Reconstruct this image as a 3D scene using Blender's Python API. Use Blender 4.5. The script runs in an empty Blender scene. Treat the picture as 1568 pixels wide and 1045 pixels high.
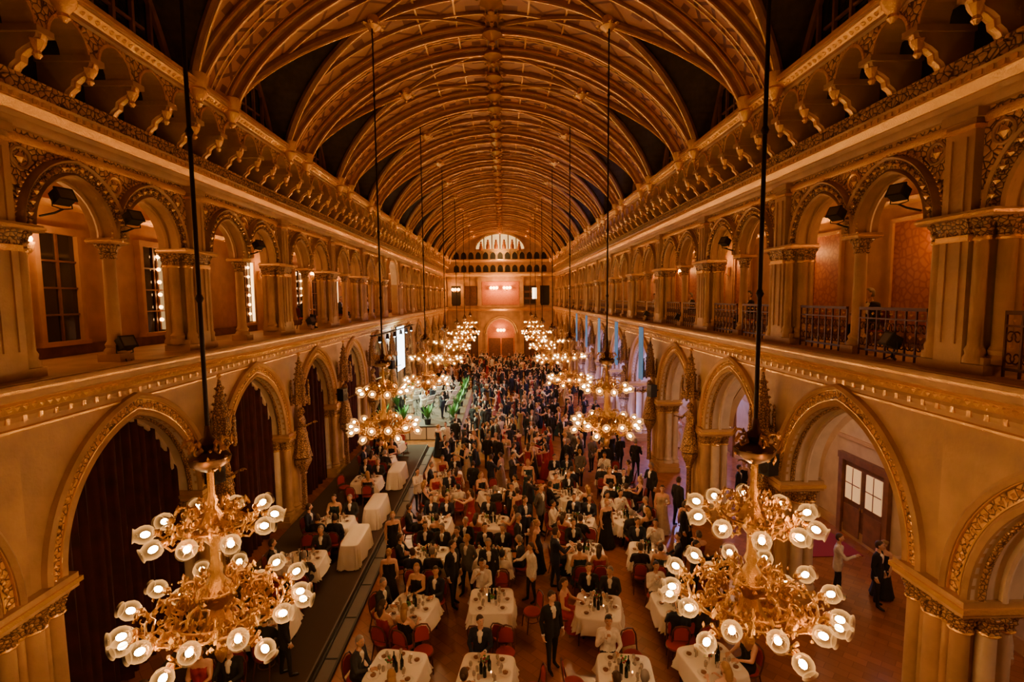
import bpy, bmesh, math, random
import numpy as np
from mathutils import Vector, Matrix
random.seed(7)
rnd=random.random
def U(a,b): return a+(b-a)*rnd()
scene=bpy.context.scene
COL=scene.collection
pi=math.pi
WARM=(1,.425,.115)

# ------------------------------------------------------------------ materials
def mat(name,col,rough=.6,metal=0.,bump=0.,bscale=20.,var=0.,vscale=3.,emis=None,estr=0.,spec=.5,nosample=False):
    m=bpy.data.materials.new(name); m.use_nodes=True
    nt=m.node_tree; b=nt.nodes['Principled BSDF']
    b.inputs['Base Color'].default_value=(*col,1); b.inputs['Roughness'].default_value=rough
    b.inputs['Metallic'].default_value=metal
    b.inputs['Specular IOR Level'].default_value=spec
    if var>0:
        tc=nt.nodes.new('ShaderNodeTexCoord'); n=nt.nodes.new('ShaderNodeTexNoise')
        n.inputs['Scale'].default_value=vscale; n.inputs['Detail'].default_value=5
        nt.links.new(tc.outputs['Object'],n.inputs['Vector'])
        r=nt.nodes.new('ShaderNodeValToRGB')
        r.color_ramp.elements[0].position=.3; r.color_ramp.elements[1].position=.7
        r.color_ramp.elements[0].color=(*[c*(1-var) for c in col],1)
        r.color_ramp.elements[1].color=(*[min(1,c*(1+var*.6)) for c in col],1)
        nt.links.new(n.outputs['Fac'],r.inputs['Fac']); nt.links.new(r.outputs['Color'],b.inputs['Base Color'])
    if bump>0:
        tc=nt.nodes.new('ShaderNodeTexCoord'); n=nt.nodes.new('ShaderNodeTexNoise'); n.inputs['Scale'].default_value=bscale
        n.inputs['Detail'].default_value=4
        nt.links.new(tc.outputs['Object'],n.inputs['Vector'])
        bp=nt.nodes.new('ShaderNodeBump'); bp.inputs['Strength'].default_value=bump; bp.inputs['Distance'].default_value=.03
        nt.links.new(n.outputs['Fac'],bp.inputs['Height']); nt.links.new(bp.outputs['Normal'],b.inputs['Normal'])
    if emis:
        b.inputs['Emission Color'].default_value=(*emis,1); b.inputs['Emission Strength'].default_value=estr
    if nosample:
        try: m.cycles.emission_sampling='NONE'
        except Exception: pass
    return m
def ornmat(name,c1,c2,scale,thr=.16,bump=.9):
    m=bpy.data.materials.new(name); m.use_nodes=True; nt=m.node_tree; b=nt.nodes['Principled BSDF']; b.inputs['Roughness'].default_value=.5
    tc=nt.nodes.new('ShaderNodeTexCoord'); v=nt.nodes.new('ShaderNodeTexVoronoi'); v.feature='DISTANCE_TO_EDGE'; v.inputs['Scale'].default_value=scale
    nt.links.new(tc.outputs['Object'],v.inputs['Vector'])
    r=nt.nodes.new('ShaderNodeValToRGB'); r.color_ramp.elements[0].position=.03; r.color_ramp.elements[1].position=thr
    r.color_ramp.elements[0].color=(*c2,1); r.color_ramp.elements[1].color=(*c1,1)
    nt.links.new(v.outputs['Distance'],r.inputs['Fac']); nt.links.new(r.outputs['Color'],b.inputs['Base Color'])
    bp=nt.nodes.new('ShaderNodeBump'); bp.inputs['Strength'].default_value=bump; bp.inputs['Distance'].default_value=.05
    nt.links.new(v.outputs['Distance'],bp.inputs['Height']); nt.links.new(bp.outputs['Normal'],b.inputs['Normal'])
    return m
M={}
M['stone']=mat('warm_limestone',(.46,.275,.125),.6,bump=.3,bscale=14,var=.30,vscale=1.3)
M['pale']=mat('pale_limestone',(.62,.50,.37),.6,bump=.1,bscale=10,var=.14)
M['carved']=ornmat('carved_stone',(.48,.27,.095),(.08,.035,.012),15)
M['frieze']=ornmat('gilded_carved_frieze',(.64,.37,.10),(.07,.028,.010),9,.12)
M['gold']=mat('gilded_moulding',(.95,.58,.16),.27,.6,bump=.4,bscale=40)
M['dark']=mat('dark_recess',(.014,.008,.006),.8)
M['iron']=mat('wrought_iron',(.022,.013,.009),.45,.6)
M['rail']=mat('bronze_gilt_railing',(.085,.028,.012),.4,.4)
M['black']=mat('black_plastic',(.012,.012,.013),.5)
M['curtain']=mat('velvet_curtain',(.045,.0045,.006),.95,var=.5,vscale=3)
M['aisle']=mat('aisle_plaster',(.50,.36,.24),.8,var=.12)
M['gplaster']=mat('gallery_plaster',(.54,.29,.11),.8,var=.15)
M['wood']=mat('dark_oak',(.13,.045,.018),.45,var=.35,vscale=6)
M['wood2']=mat('panel_oak',(.20,.08,.03),.5,var=.3,vscale=4)
M['orange']=ornmat('ochre_damask_wall',(.50,.18,.05),(.36,.10,.03),6,.2,.1)
M['rib']=mat('painted_rib',(.30,.125,.042),.45,var=.25,vscale=4)
M['web']=mat('shade_darkened_web',(.07,.045,.038),.7,var=.4,vscale=5)  # web paint darkened so its colour carries the shade of the unlit triangles
M['glass']=mat('night_window_glass',(.015,.013,.015),.10,bump=.02,bscale=2.,spec=1.)
M['glassup']=mat('leaded_glass',(.03,.03,.032),.12,bump=.5,bscale=12,var=.7,vscale=10,spec=.9)
M['cloth']=mat('white_tablecloth',(.84,.77,.67),.85)
M['chand']=mat('chandelier_gilt_brass',(.50,.27,.06),.28,.88,bump=.5,bscale=50)
M['bronze']=mat('chandelier_dark_bronze',(.10,.045,.015),.4,.8)
M['bulb']=mat('lamp_bulb',(1,.8,.5),.5,emis=(1,.64,.27),estr=85,nosample=True)
M['strip']=mat('jamb_reflection_glow',(1,.8,.5),.5,emis=(1,.56,.20),estr=4.5)  # emission stands in for light reflected on the window jambs
M['chair']=mat('chair_dark_wood',(.10,.025,.015),.4)
M['seat']=mat('chair_red_upholstery',(.30,.018,.016),.8)
M['china']=mat('white_china',(.8,.76,.7),.2)
M['winegl']=mat('wine_glass',(.5,.45,.4),.05,.3)
M['bottle']=mat('bottle_glass',(.01,.02,.01),.08)
M['leaf']=mat('plant_leaf',(.07,.24,.05),.5)
M['brass']=mat('instrument_brass',(.8,.55,.2),.2,1.)
M['white']=mat('white_fabric',(.78,.75,.71),.8)
M['screen']=mat('lit_screen',(.8,.85,.9),.6,emis=(.80,.95,1.),estr=9)
M['blue']=mat('blue_banner',(.07,.20,.38),.7,emis=(.08,.25,.5),estr=.40)
M['amber']=mat('amber_lamp_glass',(1,.6,.2),.4,emis=(1,.44,.12),estr=18,nosample=True)
M['tymp']=mat('lit_tympanum_glass',(.5,.38,.16),.4,emis=(1,.58,.19),estr=1.5,var=.8,vscale=1.5)
M['bright']=mat('bright_doorway_glass',(.9,.7,.4),.4,emis=(1,.70,.38),estr=7)
M['podium']=mat('podium_carpet',(.05,.026,.017),.9)
M['steel']=mat('grey_rail_cover',(.12,.10,.085),.5,.3)
M['redcarpet']=mat('red_carpet',(.26,.015,.02),.9)
m=bpy.data.materials.new('lamp_shade_glass'); m.use_nodes=True; nt=m.node_tree
for n in list(nt.nodes):
    if n.type!='OUTPUT_MATERIAL': nt.nodes.remove(n)
out=[n for n in nt.nodes][0]
tr=nt.nodes.new('ShaderNodeBsdfTransparent'); em=nt.nodes.new('ShaderNodeEmission'); gl=nt.nodes.new('ShaderNodeBsdfGlossy')
em.inputs['Color'].default_value=(1,.42,.10,1); em.inputs['Strength'].default_value=1.5
gl.inputs['Roughness'].default_value=.1
mx=nt.nodes.new('ShaderNodeMixShader')
lw=nt.nodes.new('ShaderNodeLayerWeight'); lw.inputs[0].default_value=.48
nt.links.new(lw.outputs['Facing'],mx.inputs[0])
m2=nt.nodes.new('ShaderNodeMixShader'); m2.inputs[0].default_value=.02
nt.links.new(em.outputs[0],m2.inputs[1]); nt.links.new(gl.outputs[0],m2.inputs[2])
nt.links.new(tr.outputs[0],mx.inputs[1]); nt.links.new(m2.outputs[0],mx.inputs[2]); nt.links.new(mx.outputs[0],out.inputs[0])
try: m.cycles.emission_sampling='NONE'
except Exception: pass
M['shade']=m
def vaultmat(name,c1,c2,k,thr):
    m=bpy.data.materials.new(name); m.use_nodes=True; nt=m.node_tree; b=nt.nodes['Principled BSDF']; b.inputs['Roughness'].default_value=.6
    tc=nt.nodes.new('ShaderNodeTexCoord'); sp=nt.nodes.new('ShaderNodeSeparateXYZ'); nt.links.new(tc.outputs['Object'],sp.inputs[0])
    def ma(op,a,b_=None):
        n=nt.nodes.new('ShaderNodeMath'); n.operation=op
        for i,x in enumerate((a,b_)):
            if x is None: continue
            if isinstance(x,(int,float)): n.inputs[i].default_value=x
            else: nt.links.new(x,n.inputs[i])
        return n.outputs[0]
    zz=ma('DIVIDE',ma('SUBTRACT',sp.outputs[2],13.2),3.95); xx=ma('DIVIDE',sp.outputs[0],7.)
    a=ma('MULTIPLY',ma('ARCTAN2',zz,xx),5.6)
    p=ma('ABSOLUTE',ma('SUBTRACT',ma('FRACT',ma('MULTIPLY',ma('ADD',a,sp.outputs[1]),k)),.5))
    q=ma('ABSOLUTE',ma('SUBTRACT',ma('FRACT',ma('MULTIPLY',ma('SUBTRACT',a,sp.outputs[1]),k)),.5))
    f=ma('GREATER_THAN',ma('MAXIMUM',p,q),thr)
    g=ma('MULTIPLY',ma('LESS_THAN',ma('ADD',p,q),.22),.9)
    n=nt.nodes.new('ShaderNodeTexNoise'); n.inputs['Scale'].default_value=2; nt.links.new(tc.outputs['Object'],n.inputs['Vector'])
    f2=ma('MINIMUM',ma('ADD',ma('MAXIMUM',f,g),ma('MULTIPLY',n.outputs['Fac'],.25)),1.)
    mix=nt.nodes.new('ShaderNodeMix'); mix.data_type='RGBA'
    mix.inputs[6].default_value=(*c1,1); mix.inputs[7].default_value=(*c2,1); nt.links.new(f2,mix.inputs[0])
    nt.links.new(mix.outputs[2],b.inputs['Base Color']); return m
M['vband']=vaultmat('vault_band_lattice',(.50,.23,.085),(.15,.04,.016),.9,.43)
M['vpanel']=vaultmat('vault_panel_painted',(.54,.28,.11),(.22,.08,.028),.6,.462)
m=bpy.data.materials.new('parquet_floor'); m.use_nodes=True; nt=m.node_tree; b=nt.nodes['Principled BSDF']
tc=nt.nodes.new('ShaderNodeTexCoord'); br=nt.nodes.new('ShaderNodeTexBrick'); mp=nt.nodes.new('ShaderNodeMapping')
mp.inputs['Rotation'].default_value=(0,0,pi/4)
nt.links.new(tc.outputs['Object'],mp.inputs[0]); nt.links.new(mp.outputs[0],br.inputs['Vector'])
br.inputs['Scale'].default_value=1.1; br.inputs['Color1'].default_value=(.33,.115,.034,1); br.inputs['Color2'].default_value=(.24,.08,.024,1)
br.inputs['Mortar'].default_value=(.19,.06,.02,1); br.inputs['Mortar Size'].default_value=.006
nt.links.new(br.outputs['Color'],b.inputs['Base Color']); b.inputs['Roughness'].default_value=.24
M['floor']=m

# ------------------------------------------------------------------ mesh builder
class MB:
    def __init__(s): s.v=[];s.f=[];s.m=[]
    def add(s,vs,fs,mi,T=None):
        o=len(s.v)
        if T is not None: vs=[T@Vector(v) for v in vs]
        s.v.extend([tuple(v) for v in vs]); s.f.extend([tuple(i+o for i in f) for f in fs]); s.m.extend([mi]*len(fs))
    def box(s,x0,x1,y0,y1,z0,z1,mi,T=None):
        vs=[(x0,y0,z0),(x1,y0,z0),(x1,y1,z0),(x0,y1,z0),(x0,y0,z1),(x1,y0,z1),(x1,y1,z1),(x0,y1,z1)]
        s.add(vs,[(0,3,2,1),(4,5,6,7),(0,1,5,4),(1,2,6,5),(2,3,7,6),(3,0,4,7)],mi,T)
    def lathe(s,prof,mi,n=14,c=(0,0,0),T=None,lobes=0,amp=0.):
        vs=[];fs=[]
        for r,z in prof:
            for k in range(n):
                a=2*pi*k/n; rr=r*(1+amp*math.cos(lobes*a)) if lobes else r
                vs.append((c[0]+rr*math.cos(a),c[1]+rr*math.sin(a),c[2]+z))
        for i in range(len(prof)-1):
            for k in range(n):
                k2=(k+1)%n; fs.append((i*n+k,i*n+k2,(i+1)*n+k2,(i+1)*n+k))
        fs.append(tuple(range(n-1,-1,-1))); L=(len(prof)-1)*n; fs.append(tuple(range(L,L+n)))
        s.add(vs,fs,mi,T)
    def shell(s,prof,mi,n=12,T=None):
        vs=[];fs=[]
        for r,z in prof:
            for k in range(n):
                a=2*pi*k/n; vs.append((r*math.cos(a),r*math.sin(a),z))
        for i in range(len(prof)-1):
            for k in range(n):
                k2=(k+1)%n; fs.append((i*n+k,i*n+k2,(i+1)*n+k2,(i+1)*n+k))
        s.add(vs,fs,mi,T)
    def octa(s,c,r,mi,sc=(1,1,1)):
        x,y,z=c; a,b,d=r*sc[0],r*sc[1],r*sc[2]
        s.add([(x+a,y,z),(x-a,y,z),(x,y+b,z),(x,y-b,z),(x,y,z+d),(x,y,z-d)],[(0,2,4),(2,1,4),(1,3,4),(3,0,4),(2,0,5),(1,2,5),(3,1,5),(0,3,5)],mi)
    def sphere(s,c,r,mi,nu=12,nv=8,sc=(1,1,1),T=None,fn=None,keep=None):
        vs=[];fs=[]
        for j in range(nv+1):
            ph=-pi/2+pi*j/nv
            for k in range(nu):
                a=2*pi*k/nu
                p=Vector((math.cos(ph)*math.cos(a),math.cos(ph)*math.sin(a),math.sin(ph)))
                if fn: p=fn(p)
                vs.append((c[0]+p.x*r*sc[0],c[1]+p.y*r*sc[1],c[2]+p.z*r*sc[2]))
        for j in range(nv):
            for k in range(nu):
                k2=(k+1)%nu
                ff=(j*nu+k,j*nu+k2,(j+1)*nu+k2,(j+1)*nu+k)
                if keep:
                    ph=-pi/2+pi*(j+.5)/nv; a=2*pi*(k+.5)/nu
                    if not keep(Vector((math.cos(ph)*math.cos(a),math.cos(ph)*math.sin(a),math.sin(ph)))): continue
                if j==0: ff=(ff[0],ff[2],ff[3])
                elif j==nv-1: ff=(ff[0],ff[1],ff[2])
                fs.append(ff)
        s.add(vs,fs,mi,T)
    def tube(s,pts,rad,mi,n=8,closed=False,T=None):
        pts=[Vector(p) for p in pts]; N=len(pts)
        if not hasattr(rad,'__len__'): rad=[rad]*N
        tang=[]
        for i in range(N):
            if closed: t=pts[(i+1)%N]-pts[i-1]
            else: t=pts[min(i+1,N-1)]-pts[max(i-1,0)]
            if t.length<1e-9: t=Vector((0,0,1))
            tang.append(t.normalized())
        ref=Vector((0,0,1)) if abs(tang[0].z)<.9 else Vector((1,0,0))
        nn=(ref-tang[0]*ref.dot(tang[0])).normalized()
        vs=[];fs=[]
        for i in range(N):
            nn=(nn-tang[i]*nn.dot(tang[i]))
            if nn.length<1e-6: nn=tang[i].orthogonal()
            nn.normalize(); bb=tang[i].cross(nn)
            for k in range(n):
                a=2*pi*k/n; vs.append(pts[i]+(nn*math.cos(a)+bb*math.sin(a))*rad[i])
        for i in range(N if closed else N-1):
            j=(i+1)%N
            for k in range(n):
                k2=(k+1)%n; fs.append((i*n+k,i*n+k2,j*n+k2,j*n+k))
        if not closed:
            fs.append(tuple(range(n-1,-1,-1))); fs.append(tuple(range((N-1)*n,N*n)))
        s.add(vs,fs,mi,T)
    def extr(s,poly,t0,t1,fn,mi):
        n=len(poly)
        vs=[fn(a,b,t0) for a,b in poly]+[fn(a,b,t1) for a,b in poly]
        fs=[tuple(range(n)),tuple(range(2*n-1,n-1,-1))]+[(i,(i+1)%n,n+(i+1)%n,n+i) for i in range(n)]
        s.add(vs,fs,mi)
    def sweep(s,path,prof,fn,mi):
        N=len(path); vs=[];fs=[]; m=len(prof)
        for i in range(N):
            def un(a,b):
                dx,dz=b[0]-a[0],b[1]-a[1]; l=math.hypot(dx,dz) or 1; return (-dz/l,dx/l)
            if i==0: nx,nz=un(path[0],path[1])
            elif i==N-1: nx,nz=un(path[-2],path[-1])
            else:
                a=un(path[i-1],path[i]); b=un(path[i],path[i+1]); nx,nz=a[0]+b[0],a[1]+b[1]
                l=math.hypot(nx,nz) or 1; nx/=l;nz/=l; c=max(.6,nx*a[0]+nz*a[1]); nx/=c;nz/=c
            for o,d in prof: vs.append(fn(path[i][0]+nx*o,path[i][1]+nz*o,d))
        for i in range(N-1):
            for k in range(m):
                k2=(k+1)%m; fs.append((i*m+k,i*m+k2,(i+1)*m+k2,(i+1)*m+k))
        fs.append(tuple(range(m))); fs.append(tuple(range((N-1)*m,N*m)))
        s.add(vs,fs,mi)
    def mesh(s,name,mats,angle=38,recalc=True):
        me=bpy.data.meshes.new(name); me.from_pydata(s.v,[],s.f)
        for k in mats: me.materials.append(M[k] if isinstance(k,str) else k)
        me.polygons.foreach_set('material_index',s.m)
        if recalc:
            bm=bmesh.new(); bm.from_mesh(me); bmesh.ops.recalc_face_normals(bm,faces=bm.faces); bm.to_mesh(me); bm.free()
        me.polygons.foreach_set('use_smooth',[True]*len(me.polygons))
        try: me.set_sharp_from_angle(angle=math.radians(angle))
        except Exception: pass
        me.update(); return me
def obj(name,me,loc=(0,0,0),rz=0,sc=(1,1,1),parent=None):
    o=bpy.data.objects.new(name,me); o.location=loc; o.rotation_euler=(0,0,rz); o.scale=sc
    COL.objects.link(o)
    if parent: o.parent=parent
    return o
def empty(name,loc=(0,0,0),rz=0):
    o=bpy.data.objects.new(name,None); o.location=loc; o.rotation_euler=(0,0,rz); COL.objects.link(o); return o

def arch_path(c,a,zs,r,n=12):
    R=(a*a+r*r)/(2*a); al=math.acos(max(-1,min(1,(R-a)/R))); L=[]
    for i in range(n+1):
        t=pi-al*i/n; L.append((c-a+R+R*math.cos(t),zs+R*math.sin(t)))
    L[-1]=(c,zs+r)
    return L+[(2*c-x,z) for x,z in reversed(L[:-1])]
def arch_panel(mb,s0,s1,z1,c,a,zs,r,d0,d1,fn,mf,ms,n=12,mback=None):
    P=arch_path(c,a,zs,r,n)
    for d in (d0,d1):
        mm=mf if d==d0 or mback is None else mback
        def q(pts): mb.add([fn(x,z,d) for x,z in pts],[(0,1,2,3)],mm)
        q([(s0,zs),(c-a,zs),(c-a,z1),(s0,z1)]); q([(c+a,zs),(s1,zs),(s1,z1),(c+a,z1)])
        for (x0,y0),(x1,y1) in zip(P[:-1],P[1:]): q([(x0,y0),(x1,y1),(x1,z1),(x0,z1)])
    vs=[fn(x,z,d0) for x,z in P]+[fn(x,z,d1) for x,z in P]; N=len(P)
    mb.add(vs,[(i,i+1,N+i+1,N+i) for i in range(N-1)],ms)
    for a0,a1 in ((s0,c-a),(c+a,s1)):
        mb.add([fn(a0,zs,d0),fn(a1,zs,d0),fn(a1,zs,d1),fn(a0,zs,d1)],[(0,1,2,3)],mf)
def off_path(P,o):
    L=[]
    for i in range(len(P)):
        a=P[max(i-1,0)];b=P[min(i+1,len(P)-1)]; dx,dz=b[0]-a[0],b[1]-a[1]; l=math.hypot(dx,dz) or 1
        L.append((P[i][0]-dz/l*o,P[i][1]+dx/l*o))
    return L
def resample(P,step):
    out=[];acc=0
    for (x0,z0),(x1,z1) in zip(P[:-1],P[1:]):
        l=math.hypot(x1-x0,z1-z0)
        while acc<=l and l>0:
            t=acc/l; out.append((x0+(x1-x0)*t,z0+(z1-z0)*t)); acc+=step
        acc-=l
    return out

BAY=5.2; LINES=[-2.3+BAY*i for i in range(15)]; MIDS=[-2.3+BAY*(i+.5) for i in range(14)]
YEND=70.5; WX=7.5; TH=.85
F=lambda s,z,d:(d,s,z)
FD=lambda d,z,s:(d,s,z)
HB=BAY/2

# ------------------------------------------------------------------ lower arcade bay
wallmats=['stone','gold','pale','dark','carved','iron','frieze']
def lower_bay():
    mb=MB()
    arch_panel(mb,-HB,HB,6.5,0,1.95,3.4,2.4,0,TH,F,0,2,16)
    P=arch_path(0,1.95,3.4,2.4,18)
    mb.sweep(P,[(0,.06),(0,-.05),(.06,-.10),(.12,-.05),(.13,.02)],F,0)
    mb.sweep(P,[(.15,.02),(.15,-.03),(.33,-.03),(.33,.02)],F,6)
    mb.sweep(P,[(.35,.02),(.35,-.10),(.41,-.15),(.47,-.10),(.48,.02)],F,0)
    mb.sweep(P,[(.335,.0),(.335,-.07),(.36,-.07),(.36,.0)],F,1)
    mb.sweep(P,[(.125,.0),(.125,-.06),(.15,-.06),(.15,.0)],F,1)
    mb.sweep(P,[(0,.45),(-.07,.45),(-.09,.5),(-.07,.55),(0,.55)],F,2)
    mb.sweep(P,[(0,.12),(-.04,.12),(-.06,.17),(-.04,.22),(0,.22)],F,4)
    for x,z in resample(off_path(P,.24),.12): mb.octa((-.04,x,z),.048,1,(.7,1,1))
    mb.extr([(0,6.3),(-.05,6.3),(-.08,6.38),(-.05,6.44),(-.10,6.5),(-.24,6.66),(-.30,6.70),(-.30,6.78),(-.38,6.80),(-.40,6.88),(-.38,6.93),(0,6.93)],-HB,HB,FD,0)
    mb.extr([(-.12,6.47),(-.17,6.47),(-.28,6.62),(-.24,6.66)],-HB,HB,FD,1)
    mb.extr([(-.37,6.81),(-.405,6.82),(-.405,6.86),(-.37,6.87)],-HB,HB,FD,1)
    mb.extr([(0,6.12),(-.04,6.14),(-.04,6.18),(0,6.2)],-HB,HB,FD,1)
    n=36
    for i in range(n):
        y=-HB+BAY*(i+.5)/n
        mb.octa((-.25,y,6.58),.062,1,(.8,.9,1.1))
        if i%2==0: mb.box(-.09,-.05,y-.035,y+.035,6.3,6.4,1)
    mb.box(-.34,2.3,-HB,HB,6.86,6.95,0)
    mb.box(TH,2.3,-HB,HB,6.6,6.86,0)
    return mb.mesh('arcade_bay',wallmats)
def capital(mb,c,r,z0,z1,mi,n=12,T=None):
    h=z1-z0
    mb.lathe([(r*1.12,0),(r*1.2,h*.08),(r*1.02,h*.14),(r*1.1,h*.3),(r*1.35,h*.42),(r*1.2,h*.5),(r*1.35,h*.7),(r*1.8,h*.88),(r*1.75,h)],mi,n,(c[0],c[1],z0),T,lobes=6,amp=.07)
def pier():
    mb=MB()
    mb.box(-.08,.94,-.74,.74,0,.22,0); mb.box(-.04,.90,-.70,.70,.22,.42,0)
    mb.box(.10,.78,-.46,.46,.42,3.05,0)
    for (x,y,r) in [(.08,-.44,.14),(.08,.44,.14),(.78,-.44,.13),(.78,.44,.13),(.43,-.52,.15),(.43,.52,.15),(.06,0,.17),(.06,-.22,.07),(.06,.22,.07)]:
        mb.lathe([(r*1.5,.42),(r*1.5,.48),(r*1.2,.54),(r*1.4,.6),(r*1.05,.68),(r,.72),(r*.94,2.85)],2 if x>.3 else 0,12,(x,y,0))
        capital(mb,(x,y),r,2.82,3.16,4)
        mb.lathe([(r*1.15,2.79),(r*1.25,2.81),(r*1.15,2.84)],1,12,(x,y,0))
    mb.box(-.16,.97,-.72,.72,3.16,3.24,0); mb.box(-.20,1.0,-.77,.77,3.24,3.32,1); mb.box(-.16,.97,-.72,.72,3.32,3.42,0)
    return mb.mesh('arcade_pier',wallmats)
# ------------------------------------------------------------------ gallery arcade
def gallery_bay(single=False):
    mb=MB(); zt=11.0; zs=9.45
    if single:
        arch_panel(mb,-HB,HB,zt+.5,0,1.75,9.2,1.85,.1,.55,F,0,2,14)
        P=arch_path(0,1.75,9.2,1.85,14)
        mb.sweep(P,[(0,.12),(0,.02),(.08,-.03),(.14,.12)],F,0); mb.sweep(P,[(.15,.12),(.15,.02),(.32,-.02),(.34,.12)],F,1)
        mb.box(.1,.55,-HB,-1.75,6.95,9.2,0); mb.box(.1,.55,1.75,HB,6.95,9.2,0)
    else:
        for sg in (-1,1):
            s0,s1=(-HB,0) if sg<0 else (0,HB)
            arch_panel(mb,s0,s1,zt,sg*1.02,.86,zs,1.0,.10,.52,F,6,0,10,mback=0)
            P=arch_path(sg*1.02,.86,zs,1.0,12)
            mb.sweep(P,[(0,.12),(0,.04),(.04,.0),(.08,.04),(.09,.12)],F,0)
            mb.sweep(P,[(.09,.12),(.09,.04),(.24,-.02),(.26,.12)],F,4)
            mb.sweep(P,[(.25,.12),(.25,-.02),(.29,-.05),(.32,.12)],F,0)
            mb.sweep(P,[(0,.25),(-.05,.25),(-.07,.3),(-.05,.35),(0,.35)],F,0)
            for i,(x,z) in enumerate(resample(off_path(P,.17),.10)): mb.octa((-.02,x,z),.058,4 if i%2 else 1,(.8,1,1))
            for i,(x,z) in enumerate(resample(off_path(P,.36),.09)): mb.octa((.06,x,z),.028,1)
            mb.tube([( .09,sg*2.02+.17*math.cos(t),10.55+.17*math.sin(t)) for t in [2*pi*k/12 for k in range(12)]],.03,0,6,True)
            mb.octa((.08,sg*2.02,10.55),.1,1,(.5,1,1))
        mb.tube([(.09,.17*math.cos(t),10.52+.17*math.sin(t)) for t in [2*pi*k/12 for k in range(12)]],.035,1,6,True)
        mb.octa((.08,0,10.52),.1,1,(.5,1,1))
        mb.box(.08,.54,-.2,.2,6.95,7.12,0)
        mb.lathe([(.2,7.12),(.2,7.18),(.16,7.24),(.18,7.3),(.13,7.38),(.115,9.1)],0,14,(.31,0,0))
        capital(mb,(.31,0),.125,9.05,9.35,4,14); mb.box(.06,.56,-.25,.25,9.35,9.46,0)
        mb.box(.05,.57,-.26,.26,9.385,9.42,1)
    mb.extr([(.10,10.78),(.06,10.78),(.04,10.86),(.06,10.92),(.1,10.92)],-HB+.3,HB-.3,FD,1)
    mb.extr([(.5,11.0),(0,11.0),(-.04,11.06),(-.04,11.14),(-.10,11.2),(-.10,11.3),(-.2,11.38),(-.2,11.46),(-.26,11.5),(.5,11.5)],-HB,HB,FD,0)
    mb.extr([(-.10,11.21),(-.13,11.21),(-.21,11.35),(-.2,11.38)],-HB,HB,FD,1)
    n=30
    for i in range(n):
        y=-HB+BAY*(i+.5)/n; mb.box(-.22,-.1,y-.05,y+.05,11.39,11.47,1)
    mb.box(.45,.5,-HB,HB,11.5,13.2,3)
    mb.extr([(.0,11.5),(0,11.78),(-.05,11.80),(-.05,11.86),(.1,11.86),(.1,11.5)],-HB,HB,FD,6)
    for i in range(5):
        y=-HB+BAY*(i+.5)/5
        poly=[(.45,11.86),(.02,11.86),(-.03,11.95),(-.12,12.02),(-.14,12.12),(-.24,12.2),(-.36,12.26),(-.46,12.36),(-.5,12.5),(.45,12.5)]
        mb.extr(poly,y-.11,y+.11,FD,0)
        mb.extr([(a-.03,b-.015) for a,b in poly[1:-1]]+[(.0,12.45)],y-.045,y+.045,FD,1)
        mb.lathe([(.03,-.22),(.07,-.16),(.05,-.1),(.10,-.02),(.13,.05),(.1,.08)],1,8,(-.38,y,12.28))
        mb.box(-.54,.45,y-.16,y+.16,12.42,12.52,0)
        mb.box(.02,.4,y-.1,y+.1,11.86,12.45,0)
    for i in range(6):
        c=-HB+BAY*i/5
        lo,hi=max(-HB,c-.52),min(HB,c+.52)
        P=arch_path(c,.38,12.52,.42,6)
        for (x0,z0),(x1,z1) in zip(P[:-1],P[1:]):
            if x0<-HB-1e-6 or x1>HB+1e-6: continue
            mb.add([F(x0,z0,-.46),F(x1,z1,-.46),F(x1,13.05,-.46),F(x0,13.05,-.46)],[(0,1,2,3)],6)
            mb.add([F(x0,z0,-.46),F(x1,z1,-.46),F(x1,z1,.0),F(x0,z0,.0)],[(0,1,2,3)],0)
            mb.sweep([(x0,z0),(x1,z1)],[(0,-.46),(0,-.49),(.05,-.49),(.05,-.46)],F,1)
        for a,b in ((lo,c-.38),(c+.38,hi)):
            if b>a: mb.add([F(a,12.52,-.46),F(b,12.52,-.46),F(b,13.05,-.46),F(a,13.05,-.46)],[(0,1,2,3)],6)
    mb.extr([(.5,13.0),(-.46,13.0),(-.5,13.04),(-.5,13.10),(-.62,13.2),(-.70,13.22),(-.72,13.30),(-.68,13.36),(.5,13.36)],-HB,HB,FD,0)
    mb.extr([(-.50,13.10),(-.54,13.08),(-.67,13.18),(-.66,13.22)],-HB,HB,FD,1)
    mb.extr([(-.70,13.23),(-.75,13.235),(-.75,13.315),(-.70,13.32)],-HB,HB,FD,1)
    n=32
    for i in range(n):
        y=-HB+BAY*(i+.5)/n; mb.octa((-.60,y,13.13),.055,1)
    return mb.mesh('gallery_bay',wallmats)
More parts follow.
